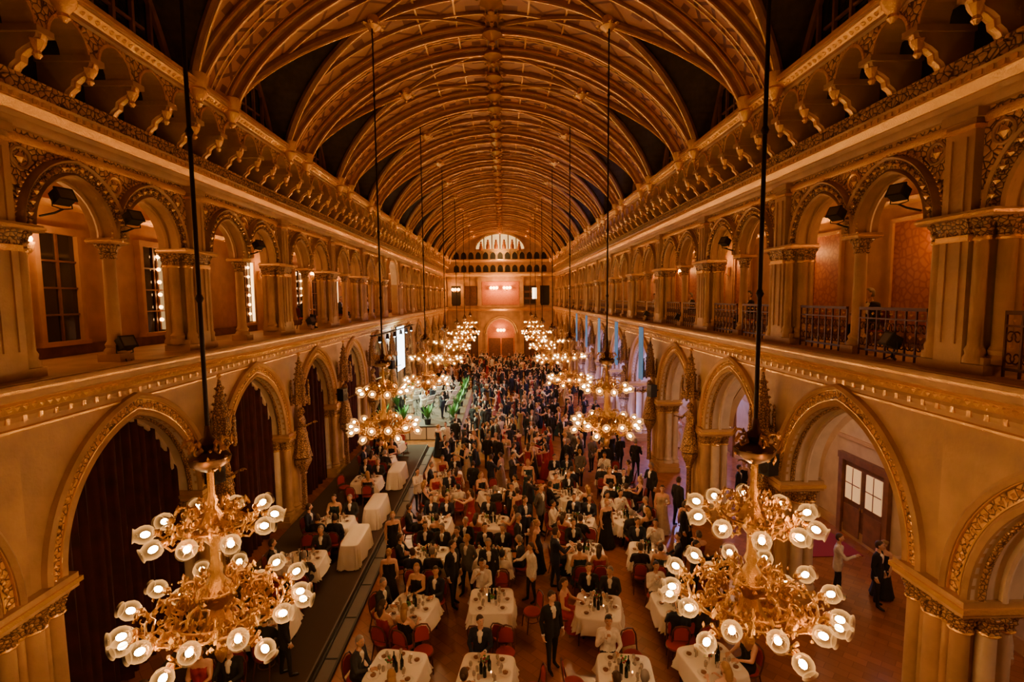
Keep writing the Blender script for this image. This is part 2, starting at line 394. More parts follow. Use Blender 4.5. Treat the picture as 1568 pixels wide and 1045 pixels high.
def gallery_pier():
    mb=MB()
    mb.box(-.02,.6,-.62,.62,6.95,7.1,0); mb.box(.02,.58,-.58,.58,7.1,7.22,0)
    mb.box(.06,.52,-.42,.42,7.2,9.46,0)
    mb.box(-.04,.3,-.26,.26,7.1,11.0,0); mb.box(-.07,.3,-.15,-.11,7.4,10.6,0); mb.box(-.07,.3,.11,.15,7.4,10.6,0)
    for (x,y,r) in [(.06,-.38,.10),(.06,.38,.10),(.30,-.55,.12),(.30,.55,.12),(.5,-.5,.1),(.5,.5,.1)]:
        mb.lathe([(r*1.5,7.12),(r*1.5,7.2),(r*1.2,7.26),(r*1.35,7.33),(r,7.4),(r*.95,9.1)],0,12,(x,y,0))
        capital(mb,(x,y),r,9.05,9.34,4)
        mb.lathe([(r*1.15,9.0),(r*1.25,9.03),(r*1.15,9.06)],1,10,(x,y,0))
    mb.box(-.10,.6,-.70,.70,9.34,9.46,0); mb.box(-.12,.62,-.72,.72,9.375,9.42,1)
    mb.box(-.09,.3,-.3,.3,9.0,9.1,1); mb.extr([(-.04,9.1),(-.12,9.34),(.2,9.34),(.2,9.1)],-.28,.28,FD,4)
    mb.box(-.08,.3,-.32,.32,10.86,11.0,0); mb.box(-.09,.3,-.3,.3,10.7,10.76,1)
    for sg in (-1,1):
        mb.lathe([(.03,12.72),(.09,12.8),(.07,12.86),(.15,12.98),(.2,13.1),(.17,13.16),(.24,13.36),(.25,13.46),(.2,13.5)],1,10,(-.66,sg*.75,0))
    return mb.mesh('gallery_pier',wallmats)
def railing():
    mb=MB()
    for sg in (-1,1):
        a,b=(.2,1.9) if sg>0 else (-1.9,-.2)
        mb.box(.18,.24,a,b,7.88,7.94,0); mb.box(.19,.23,a,b,7.05,7.09,0); mb.box(.19,.23,a,b,7.70,7.73,0)
        n=7; w=(b-a)/n
        for i in range(n+1):
            y=a+(b-a)*i/n; mb.box(.195,.225,y-.014,y+.014,6.95,7.9,0)
        for i in range(n):
            y=a+(b-a)*(i+.5)/n
            for zc,fl in ((7.54,1),(7.25,-1)):
                for sd in (-1,1):
                    pts=[]
                    for k in range(14):
                        t=k/13; an=t*3.3*pi/1.5; rr=.085*(1-.75*t); pts.append((.21,y+sd*(.05-rr*math.cos(an)),zc+fl*rr*1.3*math.sin(an)))
                    mb.tube(pts,.013,0,4)
            mb.octa((.20,y,7.40),.04,1); mb.octa((.21,y,7.81),.035,1)
    return mb.mesh('iron_railing',['rail','gold'])
def gback(left):
    mb=MB()
    mb.box(2.3,2.5,-HB,HB,6.9,11.0,0)
    mb.box(.5,2.5,-HB,HB,10.9,11.0,0)
    mb.box(2.2,2.3,-HB,HB,6.95,7.2,3)
    mb.extr([(2.3,10.3),(2.22,10.36),(2.18,10.45),(2.3,10.5)],-HB,HB,FD,1)
    for sg in (-1,1):
        c=sg*1.02
        if left:
            mb.box(2.24,2.3,c-.55,c+.55,7.3,9.7,2)
            for k in (-1,1): mb.box(2.14,2.3,c+k*.55-.06,c+k*.55+.06,7.2,9.8,0)
            if sg<0:
                mb.box(2.13,2.2,c+.40,c+.48,7.35,9.65,5)  # reflected jamb light, built as a glowing bar
                mb.box(2.18,2.22,c+.10,c+.13,7.35,9.65,3)
                for k in range(6): mb.sphere((2.15,c+.115,7.65+.36*k),.055,6,8,6)  # added bulb row imitates chandelier reflections in the window glass
            mb.box(2.2,2.27,c-.025,c+.025,7.3,9.7,3)
            for z in (7.9,8.5,9.1): mb.box(2.2,2.27,c-.5,c+.5,z-.02,z+.02,3)
            mb.box(2.12,2.3,c-.65,c+.65,9.7,9.85,0); mb.box(2.1,2.3,c-.65,c+.65,7.2,7.3,0)
        else:
            mb.box(2.26,2.3,c-.62,c+.62,7.4,9.9,4)
            for k in (-1,1): mb.box(2.2,2.3,c+k*.66-.05,c+k*.66+.05,7.3,10,0)
            mb.box(2.2,2.3,c-.7,c+.7,9.9,10,1)
    mb.box(2.18,2.3,-.28,.28,6.95,10.9,0)
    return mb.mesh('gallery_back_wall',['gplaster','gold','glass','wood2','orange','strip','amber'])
# ------------------------------------------------------------------ vault
A0,B0,Z0=7.0,4.1,13.1; XB=3.5; YL=1.85; PW=1.4
def ell(X): return Z0+B0*max(0,1-(X/A0)**2)**(PW/2)
def zt_(t): return Z0+B0*math.sin(t)**PW
def vault_half():
    mb=MB()
    ys=[-2.6,-2.2,-1.85,-1.65,-1.4,-1.1,-.8,-.5,-.25,-.1,0,.1,.25,.5,.8,1.1,1.4,1.65,1.85,2.2,2.6]; N=20
    def Xe(y): return A0 if abs(y)>=YL else XB+(A0-XB)*(abs(y)/YL)**.68
    for y0,y1 in zip(ys[:-1],ys[1:]):
        vs=[]
        for y in (y0,y1):
            t0=math.acos(Xe(y)/A0)
            for k in range(N+1):
                t=t0+(pi/2-t0)*k/N; vs.append((A0*math.cos(t),y,zt_(t)))
        mi=0 if abs((y0+y1)/2)>YL-.01 else 1
        mb.add(vs,[(k,k+1,N+2+k,N+1+k) for k in range(N)],mi)
        if mi==1:
            g0,g1=Xe(y0),Xe(y1)
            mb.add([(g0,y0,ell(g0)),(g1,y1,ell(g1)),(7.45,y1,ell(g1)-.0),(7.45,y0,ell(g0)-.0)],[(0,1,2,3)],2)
            mb.add([(7.44,y0,13.0),(7.44,y1,13.0),(7.44,y1,ell(g1)),(7.44,y0,ell(g0))],[(0,1,2,3)],3)
    FR=lambda y0:(lambda X,z,d:(X,y0+d,z))
    path=[(A0*math.cos(t),zt_(t)) for t in [pi/2*k/30 for k in range(31)]]
    for yy in (-YL,YL):
        mb.sweep(path,[(-.02,-.18),(.08,-.18),(.13,-.11),(.16,-.07),(.26,-.06),(.26,.06),(.16,.07),(.13,.11),(.08,.18),(-.02,.18)],FR(yy),4)
        mb.sweep(path,[(.255,-.04),(.29,-.035),(.29,.035),(.255,.04)],FR(yy),5)
        for o in (-.155,.155): mb.sweep(path,[(.07,o-.03),(.13,o-.03),(.13,o+.03),(.07,o+.03)],FR(yy),5)
    for yy in (-2.52,2.52,-2.08,2.08):
        mb.sweep(path,[(-.02,-.02),(.025,-.02),(.025,.02),(-.02,.02)],FR(yy),5)
    def rib_from(yy,w,g):
        t0=math.acos(Xe(yy)/A0); pm=[(A0*math.cos(t),zt_(t)) for t in [t0+(pi/2-t0)*k/16 for k in range(17)]]
        mb.sweep(pm,[(-.02,-w),(w*.6,-w),(w*1.4,-w*.5),(w*1.4,w*.5),(w*.6,w),(-.02,w)],FR(yy),4)
        if g: mb.sweep(pm,[(w*1.35,-.025),(w*1.65,-.025),(w*1.65,.025),(w*1.35,.025)],FR(yy),5)
    rib_from(0,.10,True)
    for yy in (-1.,1.): rib_from(yy,.055,True)
    for sg in (-1,1):
        pts=[]
        for k in range(15):
            t=k/14; X=XB*(1-t); pts.append((X,sg*YL*t,ell(X)-.04))
        mb.tube(pts,.075,4,7); mb.tube([(a,b,c-.065) for a,b,c in pts],.025,5,5)
    for sg in (-1,1):
        g=[]
        for k in range(21):
            y=YL*(1-k/20); X=Xe(y*.9999); g.append((X-.03,sg*y,ell(X)-.05))
        mb.tube(g,.12,4,8); mb.tube([(a-.06,b,c-.10) for a,b,c in g],.042,5,6)
        mb.tube([(7.38,sg*YL*(1-k/16),ell(Xe(YL*(1-k/16)*.9999))-.06) for k in range(17)],.09,4,6)
        for yy in (.55,1.1):
            mb.box(7.34,7.42,sg*yy-.035,sg*yy+.035,13.2,ell(Xe(yy))-.1,4)
    mb.box(7.34,7.42,-.04,.04,13.2,16.2,4)
    for z in (14.0,14.8): mb.box(7.36,7.42,-.9,.9,z-.025,z+.025,4)
    mb.tube([(7.38,.3*math.cos(t),15.2+.3*math.sin(t)) for t in [2*pi*k/16 for k in range(16)]],.045,4,6,True)
    zr=Z0+B0
    mb.box(0,.17,-HB,HB,zr-.16,zr+.02,6); mb.box(.17,.205,-HB,HB,zr-.13,zr-.07,5); mb.box(0,.04,-HB,HB,zr-.20,zr-.15,5)
    for X in (1.15,2.3):
        z=ell(X); mb.box(X-.03,X+.03,-HB,HB,z-.06,z+.01,5)
    for yy in (-YL,0,YL,-1.,1.):
        R=1.55 if abs(yy)!=1. else 1.
        mb.lathe([(.02,-.42*R),(.07*R,-.38*R),(.05*R,-.33*R),(.13*R,-.26*R),(.22*R,-.2*R),(.16*R,-.12),(.2*R,0)],5,10,(0,yy,zr))
        for k in range(8):
            a=2*pi*k/8; mb.octa((.27*R*math.cos(a),yy+.27*R*math.sin(a),zr-.2),.09,5,(1,1,.6))
    mb.lathe([(.02,-.5),(.07,-.45),(.05,-.39),(.15,-.32),(.26,-.24),(.2,-.12),(.24,.02)],5,10,(XB,0,ell(XB)))
    for k in range(8):
        a=2*pi*k/8; mb.octa((XB+.3*math.cos(a),.3*math.sin(a),ell(XB)-.22),.09,5,(1,1,.6))
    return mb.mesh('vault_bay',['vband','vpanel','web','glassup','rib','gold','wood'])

me_low=lower_bay(); me_pier=pier(); me_gal=gallery_bay(); me_gals=gallery_bay(True); me_gp=gallery_pier(); me_rail=railing()
me_gbl=gback(True); me_gbr=gback(False); me_v=vault_half()
WL=empty('wall_left'); WR=empty('wall_right'); CE=empty('ceiling')
for i,y in enumerate(MIDS):
    for sg,W in ((-1,WL),(1,WR)):
        obj('arcade_bay',me_low,(sg*WX,y,0),0,(sg,1,1),W)
        obj('gallery_arcade',me_gals if (i==7 and sg<0) else me_gal,(sg*WX,y,0),0,(sg,1,1),W)
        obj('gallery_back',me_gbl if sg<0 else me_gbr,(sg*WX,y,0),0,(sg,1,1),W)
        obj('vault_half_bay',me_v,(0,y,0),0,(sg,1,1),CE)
    obj('gallery_railing',me_rail,(WX,y,0),0,(1,1,1),WR)
for y in LINES:
    for sg,W in ((-1,WL),(1,WR)):
        obj('pier',me_pier,(sg*WX,y,0),0,(sg,1,1),W); obj('gallery_pier',me_gp,(sg*WX,y,0),0,(sg,1,1),W)

mb=MB(); mb.box(-10,12.3,-2.6,70.9,-.15,0,0); obj('floor',mb.mesh('floor',['floor']))
mb=MB(); mb.box(-7.35,-3.95,2.0,27.5,0,.18,0); mb.box(-3.97,-3.93,2.0,27.5,0,.2,1)
obj('side_podium',mb.mesh('side_podium',['podium','steel']))
mb=MB(); mb.box(-3.92,-3.52,2,27.5,0,.035,0); mb.box(-3.92,-3.87,2,27.5,.03,.09,1); mb.box(-3.57,-3.52,2,27.5,.03,.09,1)
for i in range(17): mb.box(-3.87,-3.57,2+1.5*i,2.03+1.5*i,.035,.05,1)
obj('cable_ramp',mb.mesh('cable_ramp',['steel','black']))

def aisle(sg,parent):
    mb=MB(); xb=4.5 if sg>0 else 2.2
    mb.box(xb,xb+.3,-2.6,70.9,0,6.6,0); mb.box(TH,xb,-2.6,70.9,6.45,6.62,0)
    mb.box(xb-.06,xb,-2.6,70.9,0,.35,1); mb.box(xb-.08,xb,-2.6,70.9,3.3,3.42,1)
    if sg>0:
        FX=lambda s,z,d:(s,d,z)
        for y in LINES:
            arch_panel(mb,TH,xb,6.45,2.7,1.55,3.4,1.95,y-.3,y+.3,FX,0,0,12)
            P=arch_path(2.7,1.55,3.4,1.95,14)
            for yy in (y-.3,y+.3): mb.sweep(P,[(0,yy-.04),(.25,yy-.04),(.25,yy+.04),(0,yy+.04)],FX,1)
            mb.box(xb-.2,xb,y-.3,y+.3,0,3.4,0)
            mb.box(xb-.26,xb,y-.36,y+.36,3.2,3.42,1)
        for i,y in enumerate(MIDS):
            P=arch_path(y,1.5,3.6,1.7,12); FY=lambda s,z,d:(xb+d,s,z)
            mb.sweep(P,[(0,0),(0,-.1),(.2,-.1),(.22,0)],FY,1)
            if i%2==1:
                mb.box(xb-.05,xb,y-.95,y+.95,0,2.6,2)
                for k in (-1,1):
                    mb.box(xb-.09,xb-.03,y+k*.48-.38,y+k*.48+.38,.12,1.1,3)
                    mb.box(xb-.09,xb-.03,y+k*.48-.34,y+k*.48+.34,1.3,2.4,5)
                    mb.box(xb-.10,xb-.03,y+k*.48-.015,y+k*.48+.015,1.3,2.4,2); mb.box(xb-.10,xb-.03,y+k*.48-.34,y+k*.48+.34,1.83,1.86,2)
                    mb.box(xb-.14,xb,y+k*1.05-.1,y+k*1.05+.1,0,2.7,3)
                    mb.lathe([(.012,0),(.012,.12)],4,6,(xb-.12,y+k*.06,1.1))
                mb.box(xb-.16,xb,y-1.18,y+1.18,2.6,2.82,3)
            else:
                mb.box(xb-.05,xb,y-1.2,y+1.2,.9,2.9,1); mb.box(xb-.07,xb-.04,y-1.05,y+1.05,1.05,2.75,0)
    return mb.mesh('aisle_shell',['aisle','stone','wood','wood2','gold','strip2'])
M['strip2']=mat('lit_door_glass',(.8,.6,.35),.3,emis=(1,.55,.22),estr=.6)
obj('aisle_shell',aisle(1,WR),(WX,0,0),0,(1,1,1),WR)
obj('aisle_shell',aisle(-1,WL),(-WX,0,0),0,(-1,1,1),WL)
mb=MB(); n=130; vs=[];fs=[]
R_=(1.93**2+2.38**2)/(2*1.93)
def ztop(y):
    a=abs(y); c=-1.93+R_
    return 3.4+math.sqrt(max(0,R_**2-(a+c)**2))
J=7
for k in range(n+1):
    y=-1.92+3.84*k/n; dx=.10*math.sin(k*.75)+.05*math.sin(k*.31+1)
    zt=max(3.42,ztop(y))
    for j in range(J): z=.02+(zt-.02)*j/(J-1); vs.append((dx*(1.1-.08*z),y+.015*math.sin(k*2.1+z),z))
for k in range(n):
    for j in range(J-1): fs.append((k*J+j,(k+1)*J+j,(k+1)*J+j+1,k*J+j+1))
mb.add(vs,fs,0)
me_cur=mb.mesh('velvet_curtain',['curtain','gold'],60)
for i,y in enumerate(MIDS):
    if i!=7: obj('velvet_curtain',me_cur,(-8.0,y,0),parent=WL)

# ------------------------------------------------------------------ end walls
FE=lambda s,z,d:(s,YEND+d,z)
def EX(mb,poly,s0,s1,mi): mb.extr(poly,s0,s1,lambda d,z,s:(s,YEND+d,z),mi)
mb=MB()
mb.box(-12.3,12.3,YEND,YEND+.4,-.1,17.6,0)
EX(mb,[(0,6.3),(-.3,6.6),(-.4,6.9),(0,6.9)],-7.5,7.5,0); EX(mb,[(-.12,6.4),(-.2,6.4),(-.33,6.6),(-.3,6.65)],-7.5,7.5,1)
EX(mb,[(0,11.0),(-.2,11.3),(-.3,11.6),(0,11.6)],-7.5,7.5,0); EX(mb,[(-.1,11.1),(-.18,11.1),(-.26,11.4),(-.2,11.4)],-7.5,7.5,1)
EX(mb,[(0,13.0),(-.4,13.1),(-.6,13.4),(0,13.4)],-7.5,7.5,0); EX(mb,[(-.4,13.1),(-.5,13.1),(-.62,13.3),(-.6,13.35)],-7.5,7.5,1)
for s in (-7,-5.2,-2.9,2.9,5.2,7):
    mb.box(s-.25,s+.25,YEND-.18,YEND,0,11.0,0); mb.box(s-.32,s+.32,YEND-.25,YEND,10.4,10.7,1); mb.box(s-.32,s+.32,YEND-.25,YEND,7,7.3,0)
mb.box(-2.55,2.55,YEND-.06,YEND,7.2,10.4,4)
for s in (-4.05,4.05):
    mb.box(s-.85,s+.85,YEND-.05,YEND,7.1,9.8,5)
    for k in (-.28,.28,): 
        for z in (7.3,8.2,9.1): mb.box(s+k*1.5-.35,s+k*1.5+.35,YEND-.1,YEND-.05,z,z+.6,5 if s<0 else 3)
mb.box(-6.8,-5.45,YEND-.05,YEND,7.1,9.8,3); mb.box(5.45,6.8,YEND-.05,YEND,7.1,9.8,3)
mb.box(4.35,5.0,YEND-.13,YEND-.03,8.0,9.5,6)
for c,a in ((0,1.9),(-4.1,.9),(4.1,.9)):
    P=arch_path(c,a,3.2,a*1.05,12); mb.sweep(P,[(0,0),(0,-.15),(.2,-.2),(.3,0)],FE,0); mb.sweep(P,[(.3,0),(.3,-.12),(.4,-.12),(.4,0)],FE,1)
    vs=[FE(x,z,-.03) for x,z in P]+[FE(c+a,0,-.03),FE(c-a,0,-.03)]; mb.add(vs,[tuple(range(len(vs)))],4 if c==0 else 3)
    for k in (-1,1): mb.box(c+k*(a+.15)-.15,c+k*(a+.15)+.15,YEND-.2,YEND,0,3.2,0)
    for k in (-1,1): mb.box(c+k*a*.47-a*.42,c+k*a*.47+a*.42,YEND-.08,YEND-.03,.1,2.6,5)
for i in range(13):
    c=-6+i; P=arch_path(c,.36,13.9,.5,6); vs=[FE(x,z,-.05) for x,z in P]+[FE(c+.36,13.45,-.05),FE(c-.36,13.45,-.05)]; mb.add(vs,[tuple(range(len(vs)))],3)
    mb.sweep(P,[(0,-.03),(0,-.12),(.08,-.12),(.08,-.03)],FE,0)
    mb.extr([(c-.5,14.45),(c+.5,14.45),(c,14.75)],-.12,0,lambda s,z,d:(s,YEND+d,z),0)
    P=arch_path(c,.36,12.2,.45,6); vs=[FE(x,z,-.02) for x,z in P]+[FE(c+.36,11.7,-.02),FE(c-.36,11.7,-.02)]; mb.add(vs,[tuple(range(len(vs)))],3)
P=[(3.3*math.cos(t),14.7+2.1*math.sin(t)) for t in [pi-pi*k/24 for k in range(25)]]
vs=[FE(x,z,-.04) for x,z in P]; mb.add(vs,[tuple(range(len(vs)))],7)
mb.sweep(P,[(0,0),(0,-.2),(.15,-.25),(.3,-.2),(.3,0)],FE,0)
for k in range(-2,3):
    mb.box(k*1.1-.07,k*1.1+.07,YEND-.14,YEND,14.7,14.7+2.1*math.sqrt(1-(k*1.1/3.3)**2),5)
mb.box(-3.3,3.3,YEND-.15,YEND,14.6,14.8,1)
for x in (-2.6,-1.65,-.55,.55,1.65,2.6):
    mb.lathe([(.26,14.8),(.28,15.2),(.16,15.6),(.22,15.75),(.08,15.8),(.14,15.9),(.13,16.02),(.03,16.08)],4,8,(x,YEND-.22,-.25 if abs(x)>2 else 0))
obj('wall_far',mb.mesh('wall_far',['stone','gold','pale','dark','orange','wood','bright','tymp']))
mb=MB(); mb.box(-12.3,12.3,-2.9,-2.6,-.1,17.6,0); mb.box(-7.5,7.5,-2.6,-2.5,6.6,6.95,1); mb.box(-7.5,7.5,-2.6,-2.5,13,13.3,1)
obj('wall_near',mb.mesh('wall_near',['stone','gold']))

# ------------------------------------------------------------------ lights helpers
def plight(name,loc,e,col=WARM,r=.05,parent=None):
    l=bpy.data.lights.new(name,'POINT'); l.energy=e; l.color=col; l.shadow_soft_size=r
    o=bpy.data.objects.new(name,l); o.location=loc; COL.objects.link(o)
    if parent: o.parent=parent
    return o
def slight(name,loc,tgt,e,col,ang=60,blend=.6,r=.1,parent=None):
    l=bpy.data.lights.new(name,'SPOT'); l.energy=e; l.color=col; l.spot_size=math.radians(ang); l.spot_blend=blend; l.shadow_soft_size=r
    o=bpy.data.objects.new(name,l); o.location=loc
    o.rotation_euler=(Vector(tgt)-Vector(loc)).to_track_quat('-Z','Y').to_euler(); COL.objects.link(o)
    if parent: o.parent=parent
    return o
# ------------------------------------------------------------------ chandelier
def Tdir(p,d):
    q=Vector(d).to_track_quat('Z','Y'); return Matrix.Translation(Vector(p))@q.to_matrix().to_4x4()
def chandelier(hi=True):
    mb=MB(); n=16 if hi else 8; UZ=1.12
    mb.lathe([(.01,-.78),(.05,-.72),(.08,-.62),(.04,-.52),(.15,-.42),(.22,-.30),(.14,-.14),(.1,0),(.19,.12),(.22,.22),(.12,.33),(.06,.45),(.09,.52),(.06,.6),(.055,.84),(.14,.95),(.17,1.10),(.1,1.24),(.05,1.35),(.07,1.42),(.04,1.5),(.04,1.84)],0,n,lobes=8 if hi else 0,amp=.06)
    mb.lathe([(.05,1.80),(.15,1.86),(.23,1.92),(.25,2.0),(.19,2.06),(.09,2.10),(.13,2.18),(.05,2.26),(.03,2.4)],4,n,lobes=8 if hi else 0,amp=.05)
    mb.lathe([(.028,2.3),(.024,12.35)],3,8)
    for z in (4,6,8,10): mb.lathe([(.03,z-.05),(.05,z),(.03,z+.05)],3,8)
    bulbs=[]
    def globe(p,d,r=1.):
        T=Tdir(p,d)
        mb.shell([(.025*r,0),(.08*r,.015*r),(.112*r,.06*r),(.12*r,.11*r),(.108*r,.16*r),(.085*r,.195*r),(.078*r,.21*r),(.095*r,.235*r)],1,14 if hi else 8,T)
        mb.sphere((0,0,.10*r),.042*r,2,10 if hi else 6,6 if hi else 4,(1,1,1.3),T=T)
        mb.lathe([(.02,-.08),(.05,-.05),(.035,.02)],0,8,(0,0,0),T)
        if hi:
            for k in range(6):
                a=2*pi*k/6; mb.add([(.03*math.cos(a-.4),.03*math.sin(a-.4),-.05),(.03*math.cos(a+.4),.03*math.sin(a+.4),-.05),(.115*math.cos(a),.115*math.sin(a),.045)],[(0,1,2)],0,T)
        bulbs.append(tuple(T@Vector((0,0,.12*r))))
    def arm(a,r0,r1,z0,z1,sag,rad):
        pts=[]
        for k in range(13):
            t=k/12; r=r0+(r1-r0)*t; z=z0+(z1-z0)*t-sag*math.sin(pi*t)+.06*math.sin(2*pi*t)
            pts.append((r*math.cos(a),r*math.sin(a),z))
        mb.tube(pts,rad,0,6)
    def scroll(a,rc,zc,s,flip=1,th=.02):
        pts=[]
        for k in range(18):
            t=k/17; ang=flip*(t*3.6*pi/1.6); rr=s*(1-.75*t)
            r=rc+rr*math.cos(ang); z=zc+rr*math.sin(ang); pts.append((r*math.cos(a),r*math.sin(a),z))
        mb.tube(pts,[th*(1-.5*k/17) for k in range(18)],0,5)
        if hi:
            for k in (2,5,8): p=pts[k]; mb.octa(p,.035,0,(1,1,1.6))
    for i in range(6):
        a=2*pi*i/6+.2
        arm(a,.15,.92,-.15,-.02,.18,.024); scroll(a,.45,.10,.16); scroll(a,.62,-.14,.13,-1); scroll(a,.28,.3,.13); scroll(a,.8,.05,.1,1,.015)
        c=Vector((math.cos(a),math.sin(a),0)); t=Vector((-math.sin(a),math.cos(a),0))
        for k,(dt,dr,dz) in enumerate(((-.24,.88,.06),(0,.93,-.16),(.24,.88,.06))):
            p=c*dr+t*dt+Vector((0,0,dz)); d=(c*1.+t*dt*2.0+Vector((0,0,-.45 if k==1 else .15)))
            mb.tube([c*.7+Vector((0,0,-.05)),c*(dr*.8)+t*dt*.6+Vector((0,0,dz-.12)),p],.016,0,5); globe(p,d)
        a2=a+pi/6; scroll(a2,.4,-.1,.14); scroll(a2,.58,.08,.12,-1); scroll(a2,.3,-.32,.1)
        scroll(a2,.72,-.02,.1); scroll(a+pi/12,.5,-.05,.12,-1,.014); scroll(a-pi/12,.5,-.05,.12,-1,.014)
    for i in range(5):
        a=2*pi*i/5+.5
        arm(a,.1,.56,UZ-.05,UZ,.12,.02); scroll(a,.33,UZ+.14,.11); scroll(a,.27,UZ-.14,.1,-1); scroll(a,.45,UZ-.08,.08)
        scroll(a+pi/5,.36,UZ,.11); scroll(a+pi/5,.22,UZ+.2,.08)
        c=Vector((math.cos(a),math.sin(a),0)); t=Vector((-math.sin(a),math.cos(a),0))
        for dt in (-.18,.18):
            p=c*.60+t*dt+Vector((0,0,UZ)); mb.tube([c*.46+Vector((0,0,UZ-.06)),c*.55+t*dt*.6+Vector((0,0,UZ-.1)),p],.015,0,5); globe(p,c+t*dt*3+Vector((0,0,.12 if dt>0 else -.3)),.95)
        scroll(a,.2,2.12,.11)
    for (R,z,cnt) in ((.55,-.02,170),(.78,.0,110),(.38,UZ,120),(.25,.25,50),(.22,2.0,26),(.12,-.4,26)):
        mb.tube([(R*math.cos(t),R*math.sin(t),z) for t in [2*pi*k/24 for k in range(24)]],.018,0,6,True)
        for k in range(cnt if hi else cnt//4):
            a=U(0,2*pi); rr=R+U(-.12,.12); s=U(.022,.05)
            mb.octa((rr*math.cos(a),rr*math.sin(a),z+U(-.14,.14)),s,0,(U(.4,1),U(.4,1),U(.6,1.4)))
    me=mb.mesh('chandelier',['chand','shade','bulb','iron','bronze'],50,recalc=False)
    return me,bulbs
me_ch,bul=chandelier(True); me_cl,_=chandelier(False)
CY=[6.4,15.8,24.6,33.2,41.8,50.4,59.0]; CZ=4.22
for i,y in enumerate(CY):
    for sg in (-1,1):
        c=obj('chandelier',me_ch if i<2 else me_cl,(sg*XB,y,CZ),rz=U(0,1)+sg*.3)
        idx=[1,7,13,19,25] if i<1 else [1,10,19]
        idx=[k%len(bul) for k in idx]
        e=500 if i<1 else (560 if i<5 else 800)
        for k in idx: plight('bulb_light',bul[k],e/len(idx),WARM,.06,c)

mb=MB(); mb.box(2.10,2.2,-.06,.06,9.0,9.35,0); mb.tube([(2.12,0,9.1),(1.98,0,9.05),(1.92,0,9.2)],.02,0,6)
mb.lathe([(.03,9.18),(.09,9.25),(.12,9.42)],0,10,(1.92,0,0)); mb.sphere((1.92,0,9.48),.09,1,10,6)
me_sc=mb.mesh('wall_sconce',['gold','amber'])
for i,y in enumerate(MIDS):
    for sg,W in ((-1,WL),(1,WR)):
        o=obj('wall_sconce',me_sc,(sg*WX,y,0),0,(sg,1,1),W)
        plight('sconce_light',(1.72,0,9.5),42,(1,.43,.115),.08,o)
mb=MB(); mb.tube([(0,0,6.45),(0,0,5.6)],.015,0,6); mb.lathe([(.05,5.62),(.16,5.5),(.2,5.35)],0,12); mb.sphere((0,0,5.32),.16,1,12,8)
me_pl=mb.mesh('aisle_pendant_lamp',['gold','amber'])
for i,y in enumerate(MIDS):
    if i<1: continue
    o=obj('aisle_pendant_lamp',me_pl,(10.1,y,0))
    if 5<=i<=8: plight('uplight',(0,0,5.0),650,(.36,.34,1.),.1,o)
    else: plight('lamp_light',(0,0,5.05),70,(1,.64,.38),.1,o)
mb=MB(); mb.lathe([(.03,0),(.12,.1),(.05,.25)],0,10)
for k in (-1,0,1): mb.tube([(0,0,.1),(k*.35,-.1,.0),(k*.4,-.15,.2)],.03,0,6); mb.sphere((k*.4,-.15,.32),.2,1,10,8)
me_fl=mb.mesh('wall_lantern',['gold','amber'])
for x,z,e in ((-.9,9.2,420),(.9,9.2,420),(0,3.4,300),(-6.1,9,90)):
    o=obj('wall_lantern',me_fl,(x,YEND-.45,z)); plight('lantern_light',(0,-.8,.3),e,(1,.40,.10),.15,o)
plight('tympanum_light',(0,YEND-1.2,14.1),300,(1,.56,.17),.15,bpy.data.objects['wall_far'])

# ------------------------------------------------------------------ people
SK=[mat('skin_fair',(.62,.36,.24),.6),mat('skin_tan',(.50,.27,.17),.6)]
HC={'brown':mat('hair_brown',(.05,.025,.012),.6),'black':mat('hair_black',(.012,.009,.008),.5),'blond':mat('hair_blond',(.34,.19,.07),.6),'grey':mat('hair_grey',(.24,.21,.19),.6)}
FC={}
def fab(name,c):
    if name not in FC: FC[name]=mat('fabric_'+name,c,.85,var=.15,vscale=14)
    return FC[name]
fab('black',(.009,.008,.009)); fab('charcoal',(.022,.020,.022)); fab('navy',(.010,.014,.032)); fab('red',(.34,.013,.013)); fab('wine',(.14,.009,.016))
fab('cream',(.5,.38,.27)); fab('white',(.70,.64,.57)); fab('gold',(.28,.15,.05)); fab('teal',(.02,.05,.06)); fab('pink',(.45,.16,.14)); fab('grey',(.11,.10,.09))
EYE=mat('eye_dark',(.01,.008,.006),.2); SHOE=mat('shoe_leather',(.01,.008,.008),.25)
def hand(mb,w,d,nr,mi,side):
    d=Vector(d).normalized(); nr=Vector(nr); nr=(nr-d*nr.dot(d)).normalized(); sv=d.cross(nr)*side; w=Vector(w)
    R=Matrix((sv,d,nr)).transposed().to_4x4(); T=Matrix.Translation(w+d*.045)@R
    mb.sphere((0,0,0),1,mi,8,6,(.040,.055,.017),T)
    for k,(o,l) in enumerate(((-.031,.060),(-.011,.074),(.010,.080),(.030,.072))):
        b=w+d*.085+sv*o; q=.35+.1*k
        p1=b+d*l*.42+nr*l*.12; p2=p1+d*l*.28+nr*l*(.2+q*.2); p3=p2+d*l*.12+nr*l*(.2+q*.2)
        mb.tube([b-d*.02,b,p1,p2,p3],[.010,.010,.009,.008,.006],mi,6)
    b=w+d*.02+sv*.032
    mb.tube([b-sv*.01,b+d*.02+sv*.018,b+d*.05+sv*.028+nr*.01,b+d*.072+sv*.026+nr*.02],[.013,.012,.010,.007],mi,6)
